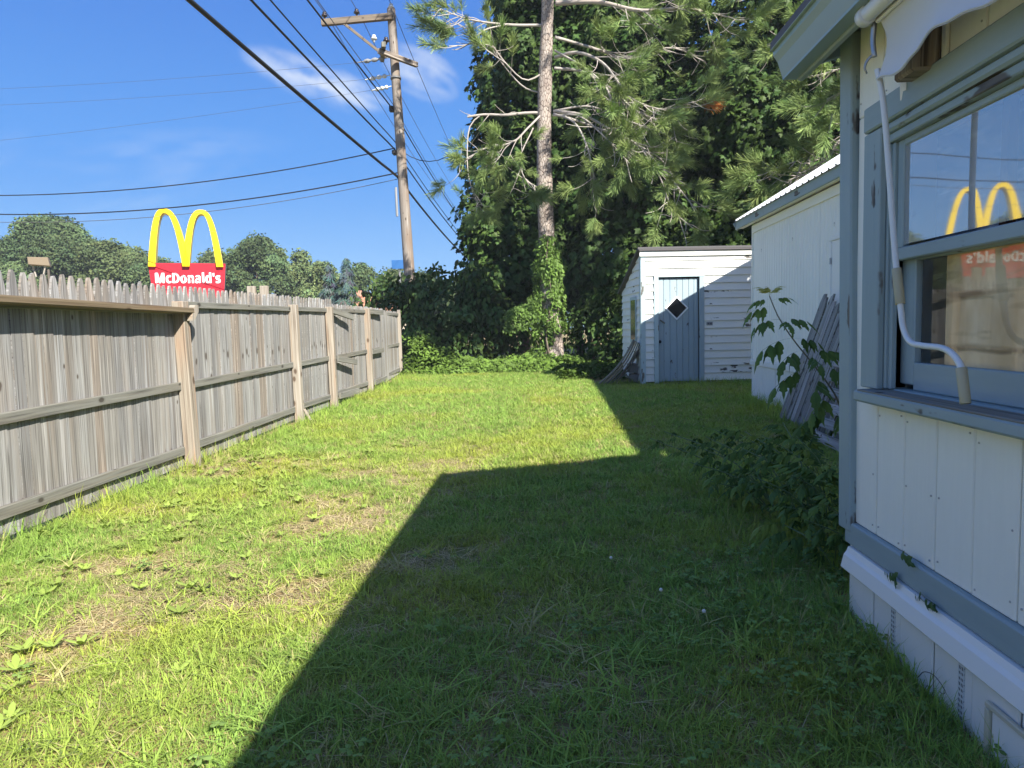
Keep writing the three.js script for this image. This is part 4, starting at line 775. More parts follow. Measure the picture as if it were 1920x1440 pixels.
// instanced foliage: list of {p, n (facing), s, c}
function foliage(parent, name, geos, mat, list, seed) {
  const r = rng(seed), by = geos.map(() => []); for (const it of list) by[Math.floor(r() * geos.length)].push(it);
  geos.forEach((g, k) => {
    if (!by[k].length) return; const m = shadows(new THREE.InstancedMesh(g, mat, by[k].length)); m.name = name; m.userData.kind = 'stuff';
    by[k].forEach((it, i) => {
      const y = it.n.clone(); const right = V3(0, 1, 0).cross(y); if (right.lengthSq() < 1e-4) right.set(1, 0, 0); right.normalize(); const up = y.clone().cross(right);
      _M.makeBasis(right, up, y); _q.setFromRotationMatrix(_M); _q2.setFromAxisAngle(_z, (r() - 0.5) * (it.spin ?? 1.4)); _q.multiply(_q2);
      _M.compose(it.p, _q, V3(it.s, it.s, it.s)); m.setMatrixAt(i, _M); m.setColorAt(i, _c.setRGB(...(it.c ?? [1, 1, 1])));
    });
    parent.add(m);
  });
}
// fill ellipsoid lobes with sprays; more near the skin
function crownList(lobes, dens, seed, { up = 0.45, size = 1, vary = 0.3, inner = 0.55, ragged = 0.3 } = {}) {
  const r = rng(seed), L = [];
  for (const [cx, cy, cz, rx, ry, rz, tone = 1] of lobes) {
    const n = Math.round(dens * (rx * ry + ry * rz + rx * rz) * 4);
    for (let i = 0; i < n; i++) {
      const d = V3(r() * 2 - 1, r() * 2 - 1, r() * 2 - 1); if (d.lengthSq() > 1 || d.lengthSq() < 0.01) { i--; continue; } d.normalize();
      const lump = 1 - ragged * 0.53 + ragged * fbm(d.x * 2.2 + cx + 9, d.y * 2.2 + d.z * 2 + cy + 9, seed % 97, 4), k = lump * (r() < 0.7 ? 0.86 + r() * 0.2 : inner + r() * 0.35);
      const p = V3(cx + d.x * rx * k, cy + d.y * ry * k, cz + d.z * rz * k);
      const f = V3(d.x * 0.8 + (r() - 0.5) * 0.9, d.y * 0.4 + up + (r() - 0.5) * 0.7, d.z * 0.8 + (r() - 0.5) * 0.9).normalize();
      const v = tone * (1 + (r() - 0.5) * 2 * vary), w = (r() - 0.5) * 0.25;
      L.push({ p, n: f, s: size * (0.75 + r() * 0.5), c: [v * (1 + w), v, v * (1 - w * 0.5)] });
    }
  }
  return L;
}
const barkT = woodTex(731, { base: [104, 92, 80], dark: [46, 40, 34], light: [140, 128, 114], warm: [110, 84, 62], warmth: 0.4, knots: 0, contrast: 1.4 });
const barkMat = stdm(barkT, { bump: 0.015, rough: 0.95 });
const mapleMat = leafMat(0.05, 0.09, 0.021, 0.55);
function broadTree(label, base, lobes, dens, seed, mat, geos, opt, group) {
  const t = thing('broadleaf_tree', label, 'tree', base, group), rel = lobes.map(([x, y, z, ...k]) => [x - base[0], y - base[1], z - base[2], ...k]);
  const top = Math.max(...rel.map((l) => l[1])), r = rng(seed + 5), wR = opt.trunk ?? 0.16;
  part(t, 'trunk', tube([[0, -0.1, 0], [0.1 * (r() - 0.5), top * 0.35, 0.1], [0.3 * (r() - 0.5), top * 0.95, 0]], wR, wR * 0.3, 8, 9), barkMat);
  for (const l of rel) { const y0 = Math.max(0.5, l[1] * 0.55); part(t, 'limb', tube([[0, y0, 0], [l[0] * 0.5, (y0 + l[1]) * 0.5 + 0.2, l[2] * 0.5], [l[0] * 0.95, l[1], l[2] * 0.95]], wR * 0.4, 0.025, 6, 6), barkMat); }
  foliage(t, 'crown', geos, mat, crownList(rel, dens, seed, opt), seed + 9);
  return t;
}
{
  const G = 'maples behind the pine', o = { size: 1, vary: 0.35, up: 0.4 };
  broadTree('dark leafy maple behind the pine trunk at the edge of the sky', [-0.6, 0.15, -21.2], [[-0.6, 3.4, -21.0, 1.8, 1.7, 1.4], [-0.9, 6.0, -21, 1.35, 1.7, 1.3], [-0.4, 8.6, -21.3, 1.5, 1.9, 1.4], [0.9, 5.0, -20.9, 1.4, 1.6, 1.2], [1.0, 8.2, -21.2, 1.6, 2.1, 1.5], [-1.5, 4.4, -20.9, 1.0, 1.1, 1.0], [0.3, 11, -21.5, 1.8, 2, 1.8], [-1.3, 2.2, -20.4, 1.1, 1.0, 0.9]], 13, 801, mapleMat, maple, o, G);
  broadTree('broad maple with light-catching leaf layers between pine trunk and shed', [2.6, 0.15, -20.6], [[2.2, 3.0, -20.0, 1.7, 1.1, 1.2], [2.9, 4.6, -20.2, 1.8, 1.2, 1.3], [1.9, 6.2, -20.5, 1.6, 1.3, 1.3], [3.6, 6.6, -20.4, 1.7, 1.5, 1.4], [2.6, 8.8, -20.8, 1.9, 1.8, 1.6], [4.4, 3.2, -19.9, 1.5, 1.0, 1.2], [3.2, 11.2, -21.2, 2.0, 2.0, 1.8], [1.4, 2.0, -20.2, 0.9, 0.8, 0.8]], 13, 811, mapleMat, maple, o, G);
  broadTree('maple above the shed roof beside the long house eave', [6.0, 0.15, -19.5], [[5.4, 3.6, -18.8, 1.5, 1.3, 1.2], [6.5, 5.4, -19.0, 1.8, 1.7, 1.4], [5.2, 6.8, -19.2, 1.6, 1.5, 1.3], [7.4, 7.8, -19.4, 2.0, 2.0, 1.6], [5.8, 9.6, -19.8, 2.0, 1.9, 1.7], [7.8, 4.4, -18.8, 1.7, 1.7, 1.4]], 12, 821, mapleMat, maple, o, G);
  broadTree('dark maple right of the shed behind the near house corner', [10.2, 0.15, -19], [[9.6, 4.2, -18.4, 1.9, 2.0, 1.5], [10.4, 7.2, -18.8, 2.1, 2.1, 1.7], [9.2, 9.6, -19, 2.0, 2.0, 1.7]], 11, 831, mapleMat, maple, o, G);
  broadTree('tall maple deep in the row left of the middle', [1.2, 0.15, -25], [[0.6, 4, -24.6, 2.6, 2.6, 1.4], [2.6, 7.6, -24.8, 2.8, 2.8, 1.6], [-0.2, 8.6, -25, 1.9, 2.6, 1.5], [1.5, 11.4, -25, 2.6, 2.2, 1.6]], 7, 841, mapleMat, maple, { ...o, size: 1.25 }, G);
  broadTree('tall maple deep in the row above the shed', [6, 0.15, -25], [[5.4, 3.6, -24.4, 2.6, 2.8, 1.4], [7, 7.6, -24.6, 2.9, 2.8, 1.6], [4.6, 8, -24.8, 2.4, 2.6, 1.5], [9.4, 4.8, -24.4, 2.8, 3.2, 1.5], [10, 9.4, -24.8, 2.8, 2.8, 1.6]], 7, 851, mapleMat, maple, { ...o, size: 1.25 }, G);
}
// a tall tree beyond the long house, out of the frame to the right: its shade falls on the shrubs at the fence end
broadTree('tall tree beyond the long house, outside the right of the frame', [8.9, 0, -8.6], [[5.0, 11.7, -7.2, 1.7, 1.4, 1.5], [6.0, 12.4, -6.9, 1.2, 1.0, 1.1], [4.1, 11.2, -7.4, 1.0, 0.9, 0.9]], 6, 861, mapleMat, maple, { size: 1.2, vary: 0.3, up: 0.4, trunk: 0.2, ragged: 0.5 });
// shrubs filling the corner behind the fence end, with hanging oval leaves
{
  const shrubMat = leafMat(0.052, 0.092, 0.022, 0.55);
  const shrub = (label, base, lobes, dens, seed, mat) => {
    const t = thing('shrub', label, 'shrub', base, 'shrubs behind the fence end'), rel = lobes.map(([x, y, z, ...k]) => [x - base[0], y - base[1], z - base[2], ...k]), r = rng(seed);
    for (let i = 0; i < 5; i++) { const l = rel[i % rel.length]; part(t, 'stem', tube([[(r() - 0.5) * 0.3, -0.05, (r() - 0.5) * 0.3], [l[0] * 0.5, l[1] * 0.5, l[2] * 0.5], [l[0] + (r() - 0.5) * 0.5, l[1] + 0.3, l[2]]], 0.03, 0.01, 6, 6), barkMat); }
    foliage(t, 'leaves', ovate, mat, crownList(rel, dens, seed, { up: 0.3, vary: 0.45, inner: 0.3, ragged: 0.5 }), seed + 3);
  };
  shrub('dark glossy shrub right behind the fence end post', [-3.0, 0.15, -18.3], [[-3.1, 1.3, -18.1, 0.95, 1.0, 0.7], [-2.4, 1.0, -17.9, 0.9, 0.8, 0.6], [-3.6, 1.7, -18.4, 0.7, 0.8, 0.6]], 16, 901, shrubMat);
  shrub('dark shrub under the maple left of the pine trunk', [-1.5, 0.15, -18.8], [[-1.5, 1.3, -18.6, 1.0, 1.1, 0.7], [-0.8, 0.9, -18.8, 0.9, 0.9, 0.6], [-1.9, 2.2, -18.8, 0.8, 0.8, 0.6]], 15, 911, shrubMat);
  shrub('sunlit pale green shrub top beside the utility pole', [-3.3, 0.15, -19.2], [[-3.0, 2.5, -19.1, 0.6, 0.45, 0.5], [-3.9, 2.3, -19.2, 0.7, 0.5, 0.5], [-4.6, 2.0, -19.3, 0.7, 0.6, 0.5]], 13, 921, shrubMat);
  shrub('shrub in deep shade right of the pine foot', [1.3, 0.15, -18.9], [[1.2, 1.0, -18.8, 0.9, 0.9, 0.6], [2.0, 1.4, -18.6, 0.8, 1.0, 0.6]], 12, 931, shrubMat);
  shrub('shrub behind the shed side wall', [3.2, 0.15, -17.4], [[2.6, 1.6, -17.6, 1.0, 1.3, 0.6], [3.8, 2.0, -17.4, 1.0, 1.2, 0.6], [1.9, 0.9, -17.4, 0.6, 0.8, 0.5]], 12, 941, shrubMat);
}
// low leafy ground cover along the back edge of the lawn
{
  const r = rng(951), L = [], m = leafMat(0.13, 0.215, 0.035, 0.55, 0.2);
  for (let i = 0; i < 1700; i++) {
    const x = -3.35 + r() * 4.2, edge = -16.3 - 0.25 * fbm(x * 1.2 + 9, 1, 952, 2) - (x > 0 ? 0.3 : 0), z = edge - r() * 1.3, hh = (x < -2.2 ? 0.75 * sstep(-2.0, -3.0, x) + 0.15 : 0.16) + 0.15 * fbm(x * 2 + 5, z * 2 + 50, 953, 2);
    const y = surfY(x, z) + 0.03 + r() * hh * sstep(edge + 0.1, edge - 0.5, z); const t = 0.65 + r() * 0.6;
    L.push({ p: V3(x, y, z), n: V3((r() - 0.5) * 0.9, 0.8 + r() * 0.5, 0.5 + (r() - 0.5) * 0.8).normalize(), s: 0.45 + r() * 0.35, c: [t, t, t], spin: 6 });
  }
  for (let i = 0; i < 700; i++) { const x = 0.3 + r() * 2.2, z = -14.4 - r() * 3.4, t = 0.4 + r() * 0.5; L.push({ p: V3(x, surfY(x, z) + 0.03 + r() * 0.16, z), n: V3((r() - 0.5) * 0.9, 1, (r() - 0.5) * 0.9).normalize(), s: 0.4 + r() * 0.3, c: [t, t, t], spin: 6 }); }
  const g = new THREE.Group(); g.name = 'ground_cover'; g.userData = { kind: 'stuff', label: 'bright low leafy weeds along the back edge of the lawn', category: 'ground cover' }; scene.add(g);
  foliage(g, 'leaves', ovate, m, L, 954);
}

// ================================================================ the pines
const pineBarkT = (() => { // scaly plates parted by dark furrows, 0.8 x 1.6 m
  const W = 512, H = 1024, hg = new Uint8Array(W * H * 4);
  const cell = (u, v, nx, ny, s) => { const x = u * nx, y = v * ny, xi = Math.floor(x), yi = Math.floor(y); let d1 = 9, d2 = 9, id = 0; for (let a = -1; a <= 1; a++) for (let b = -1; b <= 1; b++) { const cx = mod(xi + a, nx), cy = mod(yi + b, ny), px = xi + a + hash(cx, cy, s), py = yi + b + hash(cx, cy, s + 1), d = Math.hypot(x - px, y - py); if (d < d1) { d2 = d1; d1 = d; id = hash(cx, cy, s + 2); } else if (d < d2) d2 = d; } return [d2 - d1, id]; };
  const map = tex(W, H, (u, v, i, j) => {
    const wu = u + (fbm(u * 8, v * 8, 743, 3, 8, 8) - 0.5) * 0.06, [e, id] = cell(wu, v + (fbm(u * 6, v * 6, 744, 2, 6, 6) - 0.5) * 0.04, 11, 13, 745), f = fbm(u * 60, v * 40, 746, 3, 60, 40), big = fbm(u * 3, v * 4, 747, 3, 3, 4);
    const fur = sstep(0.16, 0.03, e); let c = mix3([182, 172, 161], [158, 144, 132], id); c = mix3(c, [204, 186, 168], clamp((f - 0.5) * 2)); c = mix3(c, [136, 122, 112], clamp((big - 0.5) * 3) * 0.7); c = mix3(c, [74, 58, 50], fur * 0.75);
    const o = (j * W + i) * 4, hv = clamp(0.55 + id * 0.25 + (f - 0.5) * 0.3 - fur * 0.6) * 255; hg[o] = hg[o + 1] = hg[o + 2] = hv; hg[o + 3] = 255; return c;
  }, { size: [0.8, 1.6] });
  const b = new THREE.DataTexture(hg, W, H, THREE.RGBAFormat); b.wrapS = b.wrapT = THREE.RepeatWrapping; b.magFilter = THREE.LinearFilter; b.repeat.copy(map.repeat); b.needsUpdate = true; return { map, bump: b };
})();
const pineBark = stdm(pineBarkT, { bump: 0.02, rough: 0.95 }), twigMat = stdm(woodTex(742, { base: [172, 164, 154], dark: [112, 102, 94], light: [206, 200, 192], warm: [160, 138, 120], warmth: 0.4, knots: 0 }), { bump: 0.003, rough: 0.9 });
const needleMat = leafMat(0.225, 0.31, 0.11, 0.6), deadNeedle = leafMat(0.36, 0.15, 0.04, 0.7);
function needleTuft(seed, n = 130) {
  const r = rng(seed), P = [], I = [];
  for (let i = 0; i < n; i++) {
    const t = r(), a = r() * Math.PI * 2, open = 0.3 + 0.6 * (1 - t) + (r() - 0.5) * 0.3, L = 0.17 + r() * 0.07, base = V3(0, t * 0.26, 0), d = V3(Math.cos(a) * Math.sin(open), Math.cos(open), Math.sin(a) * Math.sin(open)), s = d.clone().cross(V3(r() - 0.5, r() - 0.5, r() - 0.5)).normalize().multiplyScalar(0.0036);
    const tip = base.clone().addScaledVector(d, L).add(V3(0, -0.02, 0)), k = P.length / 3;
    P.push(base.x - s.x, base.y - s.y, base.z - s.z, base.x + s.x, base.y + s.y, base.z + s.z, tip.x + s.x * 0.6, tip.y + s.y * 0.6, tip.z + s.z * 0.6, tip.x - s.x * 0.6, tip.y - s.y * 0.6, tip.z - s.z * 0.6); I.push(k, k + 1, k + 2, k, k + 2, k + 3);
  }
  return geoOf(P, I);
}
const tufts = [needleTuft(751), needleTuft(752), needleTuft(753, 90)];
function pineTree(label, base, trunkPts, r0, r1, limbs, seed, extra) {
  const t = thing('pine_tree', label, 'tree', base), rel = (p) => [p[0] - base[0], p[1] - base[1], p[2] - base[2]], r = rng(seed), tf = [], dead = [];
  part(t, 'trunk', tube(trunkPts.map(rel), r0, r1, 40, 18, true, (u) => lerp(r0, r1, u) * (1 + 0.05 * Math.sin(u * 60) * Math.sin(u * 23)) + (u < 0.04 ? (0.04 - u) * 2.2 : 0)), pineBark);
  const addTuft = (p, d, s = 1, isDead = false) => (isDead ? dead : tf).push([p.clone(), d.clone().normalize(), s]);
  const twigCurve = (p, d, L) => { const pts = [p.clone()], q = p.clone(), v = d.clone().normalize(); const bend = V3(r() - 0.5, 0.35 + r() * 0.5, r() - 0.5).multiplyScalar(0.42); const sagv = V3((r() - 0.5) * 0.5, -0.4 * r(), (r() - 0.5) * 0.5); for (let i = 0; i < 4; i++) { v.addScaledVector(i < 2 ? sagv : bend, 0.75).normalize(); q.addScaledVector(v, L / 4); pts.push(q.clone()); } return [pts, v]; };
  for (const limb of limbs) {
    const pts = limb.p.map((q) => V3(...rel(q))), curve = new THREE.CatmullRomCurve3(pts, false, 'centripetal'), len = curve.getLength(), R = (limb.r ?? 0.05) * 0.82, geos = [tube(pts, R, limb.bare ? R * 0.7 : 0.012, Math.max(10, Math.round(len * 5)), 7)];
    const n = limb.n ?? Math.round(len * 5.2);
    for (let i = 0; i < n; i++) {
      const u = lerp(limb.from ?? 0.25, 1, (i + r() * 0.8) / n), p = curve.getPointAt(Math.min(1, u)), tg = curve.getTangentAt(Math.min(1, u));
      const d = tg.clone().multiplyScalar(0.6).add(V3((r() - 0.5) * 1.5, (r() - 0.6) * 1.1, (r() - 0.3) * 1.4)), L = (0.5 + r() * 0.9) * (limb.tw ?? 1) * lerp(1.1, 0.65, u);
      const [tp, v] = twigCurve(p, d, L); geos.push(tube(tp, 0.012, 0.005, 10, 5, false));
      if (limb.bare) continue;
      if (r() < (limb.leafy ?? 0.68)) { const e = tp.at(-1); addTuft(e, v, 1.05 + r() * 0.45, limb.dead && u > limb.dead); if (r() < 0.9) addTuft(tp[3].clone().lerp(e, 0.3), v.clone().add(V3(r() - 0.5, 0.3, r() - 0.5)), 0.8 + r() * 0.3, limb.dead && u > limb.dead); if (r() < 0.75) addTuft(e.clone().add(V3((r() - 0.5) * 0.2, 0.05, (r() - 0.5) * 0.2)), v.clone().add(V3((r() - 0.5), 0.4, r() - 0.5)), 0.8 + r() * 0.3); }
      if (L > 0.7) { const [t2, v2] = twigCurve(tp[2], V3(r() - 0.5, r() * 0.6 - 0.2, r() - 0.3), L * 0.6); geos.push(tube(t2, 0.009, 0.005, 6, 5, false)); if (r() < (limb.leafy ?? 0.68)) { addTuft(t2.at(-1), v2, 0.8 + r() * 0.35); } }
    }
    if (!limb.bare) addTuft(pts.at(-1), curve.getTangentAt(1), 1.1);
    part(t, limb.bare ? 'dead_limb' : 'limb', mergeGeometries(geos), twigMat);
  }
  const put = (list, mat, name) => tufts.forEach((g, k) => {
    const sub = list.filter((_, i) => i % 3 === k); if (!sub.length) return; const m = shadows(new THREE.InstancedMesh(g, mat, sub.length)); m.name = name; m.userData.kind = 'stuff';
    sub.forEach(([p, d, s], i) => { _q.setFromUnitVectors(_up, d); _M.compose(p, _q, V3(s, s, s)); m.setMatrixAt(i, _M); const v = 0.75 + r() * 0.5; m.setColorAt(i, _c.setRGB(v * (0.95 + r() * 0.15), v, v * 0.9)); }); t.add(m);
  });
  put(tf, needleMat, 'needles'); if (dead.length) put(dead, deadNeedle, 'dead_needles');
  return t;
}
{
  const LIMBS = [
    { p: [[0.37, 7.91, -18.20], [0.88, 7.90, -17.90], [1.50, 7.48, -17.50], [2.14, 6.50, -17.10], [2.83, 6.14, -16.80], [3.48, 6.26, -16.70]], r: 0.055, dead: 0.93 },
    { p: [[0.36, 7.65, -18.20], [1.08, 7.46, -18.00], [1.78, 6.93, -17.90], [2.40, 6.34, -17.70], [3.28, 5.98, -17.60]], r: 0.05 },
    { p: [[0.32, 6.61, -18.20], [0.99, 6.38, -17.80], [1.59, 5.90, -17.30], [2.29, 5.34, -16.90], [2.94, 4.53, -16.60], [3.55, 3.68, -16.40]], r: 0.05, leafy: 0.6 },
    { p: [[0.32, 6.54, -18.20], [0.78, 6.20, -17.70], [1.06, 5.60, -17.40], [1.22, 4.83, -17.20], [1.26, 4.37, -17.20]], r: 0.042, leafy: 0.7, from: 0.5 },
    { p: [[0.21, 6.57, -18.20], [-0.4, 6.57, -18.14], [-0.9, 6.52, -18.08], [-1.4, 6.54, -18.04], [-1.84, 6.49, -18.00]], r: 0.05, bare: true, n: 4 },
    { p: [[0.10, 6.62, -18.20], [-0.33, 6.11, -17.80], [-0.69, 5.71, -17.50], [-1.42, 5.51, -17.30], [-1.84, 5.25, -17.20]], r: 0.035, from: 0.4 },
    { p: [[0.14, 8.69, -18.20], [-0.81, 8.67, -18.00], [-1.72, 8.79, -17.90], [-2.46, 9.04, -17.80]], r: 0.05, from: 0.5 },
    { p: [[-0.81, 8.67, -18.00], [-1.39, 8.46, -17.80], [-1.71, 8.13, -17.70], [-2.20, 8.06, -17.60]], r: 0.03, from: 0.4, n: 4 },
    { p: [[0.42, 9.21, -18.20], [1.41, 9.02, -17.80], [2.38, 8.61, -17.40], [3.44, 8.48, -17.10], [4.72, 8.03, -16.90]], r: 0.08 },
    { p: [[0.38, 8.40, -18.20], [1.32, 8.22, -18.50], [2.28, 7.99, -18.70], [3.39, 8.29, -18.90], [4.36, 7.88, -19.00]], r: 0.05 },
    { p: [[-1.5, 6.53, -18.03], [-1.76, 6.3, -18.00], [-1.86, 5.54, -17.90], [-1.80, 4.82, -17.90], [-1.50, 4.27, -17.80]], r: 0.022, from: 0.7, n: 5 },
    { p: [[2.29, 5.34, -16.90], [2.69, 4.52, -16.50], [2.92, 3.75, -16.20], [3.34, 3.33, -16.10]], r: 0.025, from: 0.5, n: 7 },
    { p: [[0.12, 7.57, -18.20], [-0.37, 7.29, -17.90], [-0.81, 7.58, -17.60], [-1.18, 8.06, -17.50]], r: 0.028, from: 0.6, n: 4 },
    { p: [[0.08, 7.05, -18.20], [-0.39, 7.30, -18.50], [-0.86, 7.85, -18.70], [-1.20, 8.33, -18.70]], r: 0.028, from: 0.6, n: 4 },
    { p: [[0.32, 6.56, -18.20], [1.23, 6.31, -18.50], [2.19, 5.97, -18.70], [3.09, 5.46, -18.80], [3.43, 4.97, -18.80]], r: 0.045, leafy: 0.55 },
    { p: [[-0.20, 6.13, -17.90], [-0.54, 5.30, -17.60], [-0.41, 4.80, -17.40], [-0.15, 4.59, -17.30]], r: 0.022, from: 0.5, n: 5 },
    { p: [[0.37, 8.08, -18.20], [1.12, 7.38, -17.60], [1.58, 6.70, -17.10], [1.68, 5.85, -16.90], [2.02, 5.03, -16.80]], r: 0.035, from: 0.4 },
    { p: [[0.3, 6.5, -18.2], [0.9, 6.3, -17.6], [1.5, 5.6, -17.0], [2.0, 4.9, -16.6]], r: 0.03, bare: true, n: 9 },
    { p: [[0.34, 6.62, -18.2], [1.2, 6.6, -17.9], [2.1, 6.1, -17.5], [2.9, 5.7, -17.2]], r: 0.032, bare: true, n: 10 },
  ];
  const r = rng(761);
  for (let i = 0; i < 12; i++) { const y = 9.6 + i * 0.36, a = i * 2.4, L = 3.4 - i * 0.14; LIMBS.push({ p: [[0.24, y, -18.2], [0.24 + Math.cos(a) * L * 0.5, y + 0.25, -18.2 + Math.sin(a) * L * 0.5], [0.24 + Math.cos(a) * L, y - 0.1 + r() * 0.4, -18.2 + Math.sin(a) * L]], r: 0.05, from: 0.4, n: 10 }); }
  pineTree('tall pine with bare pinkish trunk and drooping limbs left of the shed', [0.19, 0.15, -18.2], [[0.19, 0.05, -18.2], [0.215, 0.84, -18.2], [0.125, 1.93, -18.2], [0.085, 3.42, -18.2], [0.056, 4.76, -18.2], [0.067, 6.07, -18.2], [0.12, 7.38, -18.2], [0.18, 8.53, -18.2], [0.22, 9.3, -18.2], [0.26, 14.4, -18.2]], 0.245, 0.1, LIMBS, 771);
  const L2 = [
    { p: [[7.8, 5.9, -15.0], [6.62, 5.22, -14.70], [5.87, 4.75, -14.50], [5.38, 4.20, -14.40], [4.84, 3.98, -14.40]], r: 0.05 },
    { p: [[7.8, 7.2, -15.0], [6.44, 6.39, -14.80], [5.57, 6.08, -14.70], [4.85, 6.00, -14.70]], r: 0.05 },
    { p: [[7.8, 4.4, -15.0], [6.43, 4.39, -14.70], [5.76, 4.60, -14.60], [5.10, 4.39, -14.50], [4.48, 4.20, -14.50]], r: 0.04 },
    { p: [[7.8, 7.8, -15.0], [6.22, 7.32, -14.80], [5.29, 7.16, -14.80], [4.53, 6.63, -14.70]], r: 0.05 },
    { p: [[7.8, 6.6, -15.0], [6.6, 6.2, -14.2], [5.9, 5.6, -13.8], [5.3, 5.3, -13.7]], r: 0.045 },
    { p: [[7.8, 8.4, -15.0], [6.4, 8.4, -14.6], [5.2, 8.0, -14.4], [4.2, 7.7, -14.4]], r: 0.05 },
  ];
  for (let i = 0; i < 7; i++) { const y = 8.6 + i * 0.5, a = i * 2.4 + 1, L = 2.8 - i * 0.14; L2.push({ p: [[7.8, y, -15.2], [7.8 + Math.cos(a) * L * 0.5, y + 0.25, -15.2 + Math.sin(a) * L * 0.5], [7.8 + Math.cos(a) * L, y, -15.2 + Math.sin(a) * L]], r: 0.05, from: 0.4, n: 9 }); }
  pineTree('pine reaching in from the right above the long house roof', [7.8, 0.1, -15.2], [[7.8, 0, -15.2], [7.82, 5, -15.2], [7.8, 12.6, -15.2]], 0.22, 0.08, L2, 781);
}
// climbing vine on the lower pine trunk
{
  const r = rng(791), v = thing('climbing_vine', 'bright green vine climbing the lower pine trunk', 'vine', [0.12, 0.15, -18.1]), L = [];
  for (let i = 0; i < 760; i++) {
    const y = 0.5 + Math.pow(r(), 0.9) * 3.0, wide = (y < 2.0 ? lerp(0.30, 0.42, sstep(0.5, 1.5, y)) : lerp(0.42, 0.24, sstep(1.9, 3.4, y))) * (0.7 + 0.7 * fbm(y * 2.5, 4, 793, 3)), a = (r() - 0.5) * 3.4 + Math.PI / 2, cx = (y < 1.2 ? -0.2 : -0.04);
    if (fbm(a * 1.6 + 5, y * 2.2, 794, 3) < 0.43) continue;
    const rr = wide * (0.55 + r() * 0.5), p = V3(cx + Math.cos(a) * rr + 0.02, y - 0.15, Math.sin(a) * rr - 0.1), t = 0.7 + r() * 0.6;
    L.push({ p, n: V3(Math.cos(a) + (r() - 0.5) * 0.7, 0.5 + (r() - 0.5) * 0.6, Math.sin(a) + (r() - 0.5) * 0.7).normalize(), s: 0.42 + r() * 0.3, c: [t, t, t] });
  }
  for (let i = 0; i < 160; i++) { const u = r(), x = -0.35 - u * 0.75, y = 1.5 - u * 0.3 + (r() - 0.5) * (0.7 - u * 0.3), t = 0.6 + r() * 0.5; L.push({ p: V3(x, y, 0.25 + (r() - 0.5) * 0.3), n: V3((r() - 0.5) * 0.8, 0.6, 1).normalize(), s: 0.4 + r() * 0.3, c: [t, t, t] }); }
  part(v, 'stem', tube([[0.1, -0.1, 0.26], [-0.1, 0.8, 0.24], [0.05, 1.8, 0.24], [-0.05, 2.8, 0.24], [0.0, 3.3, 0.22]], 0.03, 0.012, 16, 7), barkMat);
  foliage(v, 'leaves', ovate, leafMat(0.125, 0.21, 0.04, 0.5, 0.2), L, 792);
}

// ================================================================ far trees over the fence
{
  const farMat = leafMat(0.085, 0.125, 0.05, 0.8), farMat2 = leafMat(0.115, 0.155, 0.06, 0.8), r = rng(1001), G = 'far trees over the fence';
  // label, x, top, width, z, material, lobes
  const T = [
    ['tall spreading far tree at the left edge, highest over the fence', -42.5, 11.4, 5.2, -60, 0], ['far tree at the left frame edge', -48.5, 10.3, 5, -60, 0], ['rounded far tree right of the tallest one', -37.6, 9.2, 4.2, -60, 1], ['lower far tree sloping toward the sign', -33.6, 7.6, 4, -60, 0], ['slim far tree behind the yellow arches', -30.2, 8.7, 2.6, -64, 1],
    ['dark round far tree right of the sign', -24.6, 9.4, 3.4, -60, 0], ['pale far tree beside the dark round one', -21.3, 8.2, 2.4, -62, 1], ['thin pale far tree between round tree and spruces', -18.7, 6.9, 2.6, -60, 1], ['low far tree left of the spruces', -16.3, 7.0, 2.0, -62, 0], ['low far tree right of the spruces', -12.6, 6.2, 2.4, -60, 1], ['low far tree beside the utility pole', -9.8, 5.8, 2.4, -58, 0], ['far tree directly behind the sign panel', -27.6, 7.6, 2.6, -62, 1],
    ['low far tree behind the pole', -7, 5.4, 2.6, -60, 1], ['far tree outside the frame on the left', -55, 10, 5, -60, 1],
  ];
  for (const [label, x, top, w, z, k] of T) {
    const lobes = [], n = 13; for (let i = 0; i < n; i++) { const u = i / (n - 1), ww = w * lerp(1, 0.3, u * u), rr = w * (0.2 + r() * 0.2), yy = Math.min(top - rr * 0.6, lerp(top * 0.3, top * 0.95, u) + (r() - 0.5) * 1.2), a = i * 2.4 + r(); lobes.push([x + Math.cos(a) * ww * 0.7, yy, z + Math.sin(a) * ww * 0.5, rr * 1.15, rr * 0.8, rr, 0.7 + r() * 0.6]); }
    broadTree(label, [x, 0, z], lobes, 5.2, 1010 + Math.round(x * -7), k ? farMat2 : farMat, coarse, { size: 0.75, vary: 0.35, up: 0.5, trunk: 0.25, ragged: 0.55 }, G);
  }
  // two blue-grey spruces
  for (const [x, top, z, label] of [[-9.55, 4.75, -34, 'taller blue grey spruce over the far fence'], [-10.6, 4.5, -34.6, 'shorter blue grey spruce left of the taller one']]) {
    const t = thing('spruce_tree', label, 'tree', [x, 0, z], 'spruces over the fence'); part(t, 'trunk', tube([[0, 0, 0], [0, top * 0.6, 0], [0, top, 0]], 0.12, 0.012, 6, 7), barkMat);
    const L = []; for (let i = 0; i < 520; i++) { const u = Math.pow(r(), 0.75), y = top * (1 - u * 0.94), rad_ = 0.06 + u * 1.5, a = r() * 6.28, lay = 0.75 + 0.35 * Math.sin(y * 11 + a), rr = rad_ * (0.45 + 0.55 * r()) * lay; L.push({ p: V3(Math.cos(a) * rr, y - rr * 0.2, Math.sin(a) * rr), n: V3(Math.cos(a), 0.5, Math.sin(a)).normalize(), s: 0.9, c: [0.7 + r() * 0.6, 0.7 + r() * 0.6, 0.7 + r() * 0.6], spin: 0.8 }); }
    foliage(t, 'branches', [spray(1051, 16, [[0.05, 0.2], [0.045, 0.8], [0, 1]], 0.3, 0.14, 0.9, 0.1, 0.5)], leafMat(0.085, 0.125, 0.11, 0.7), L, 1052);
  }
}
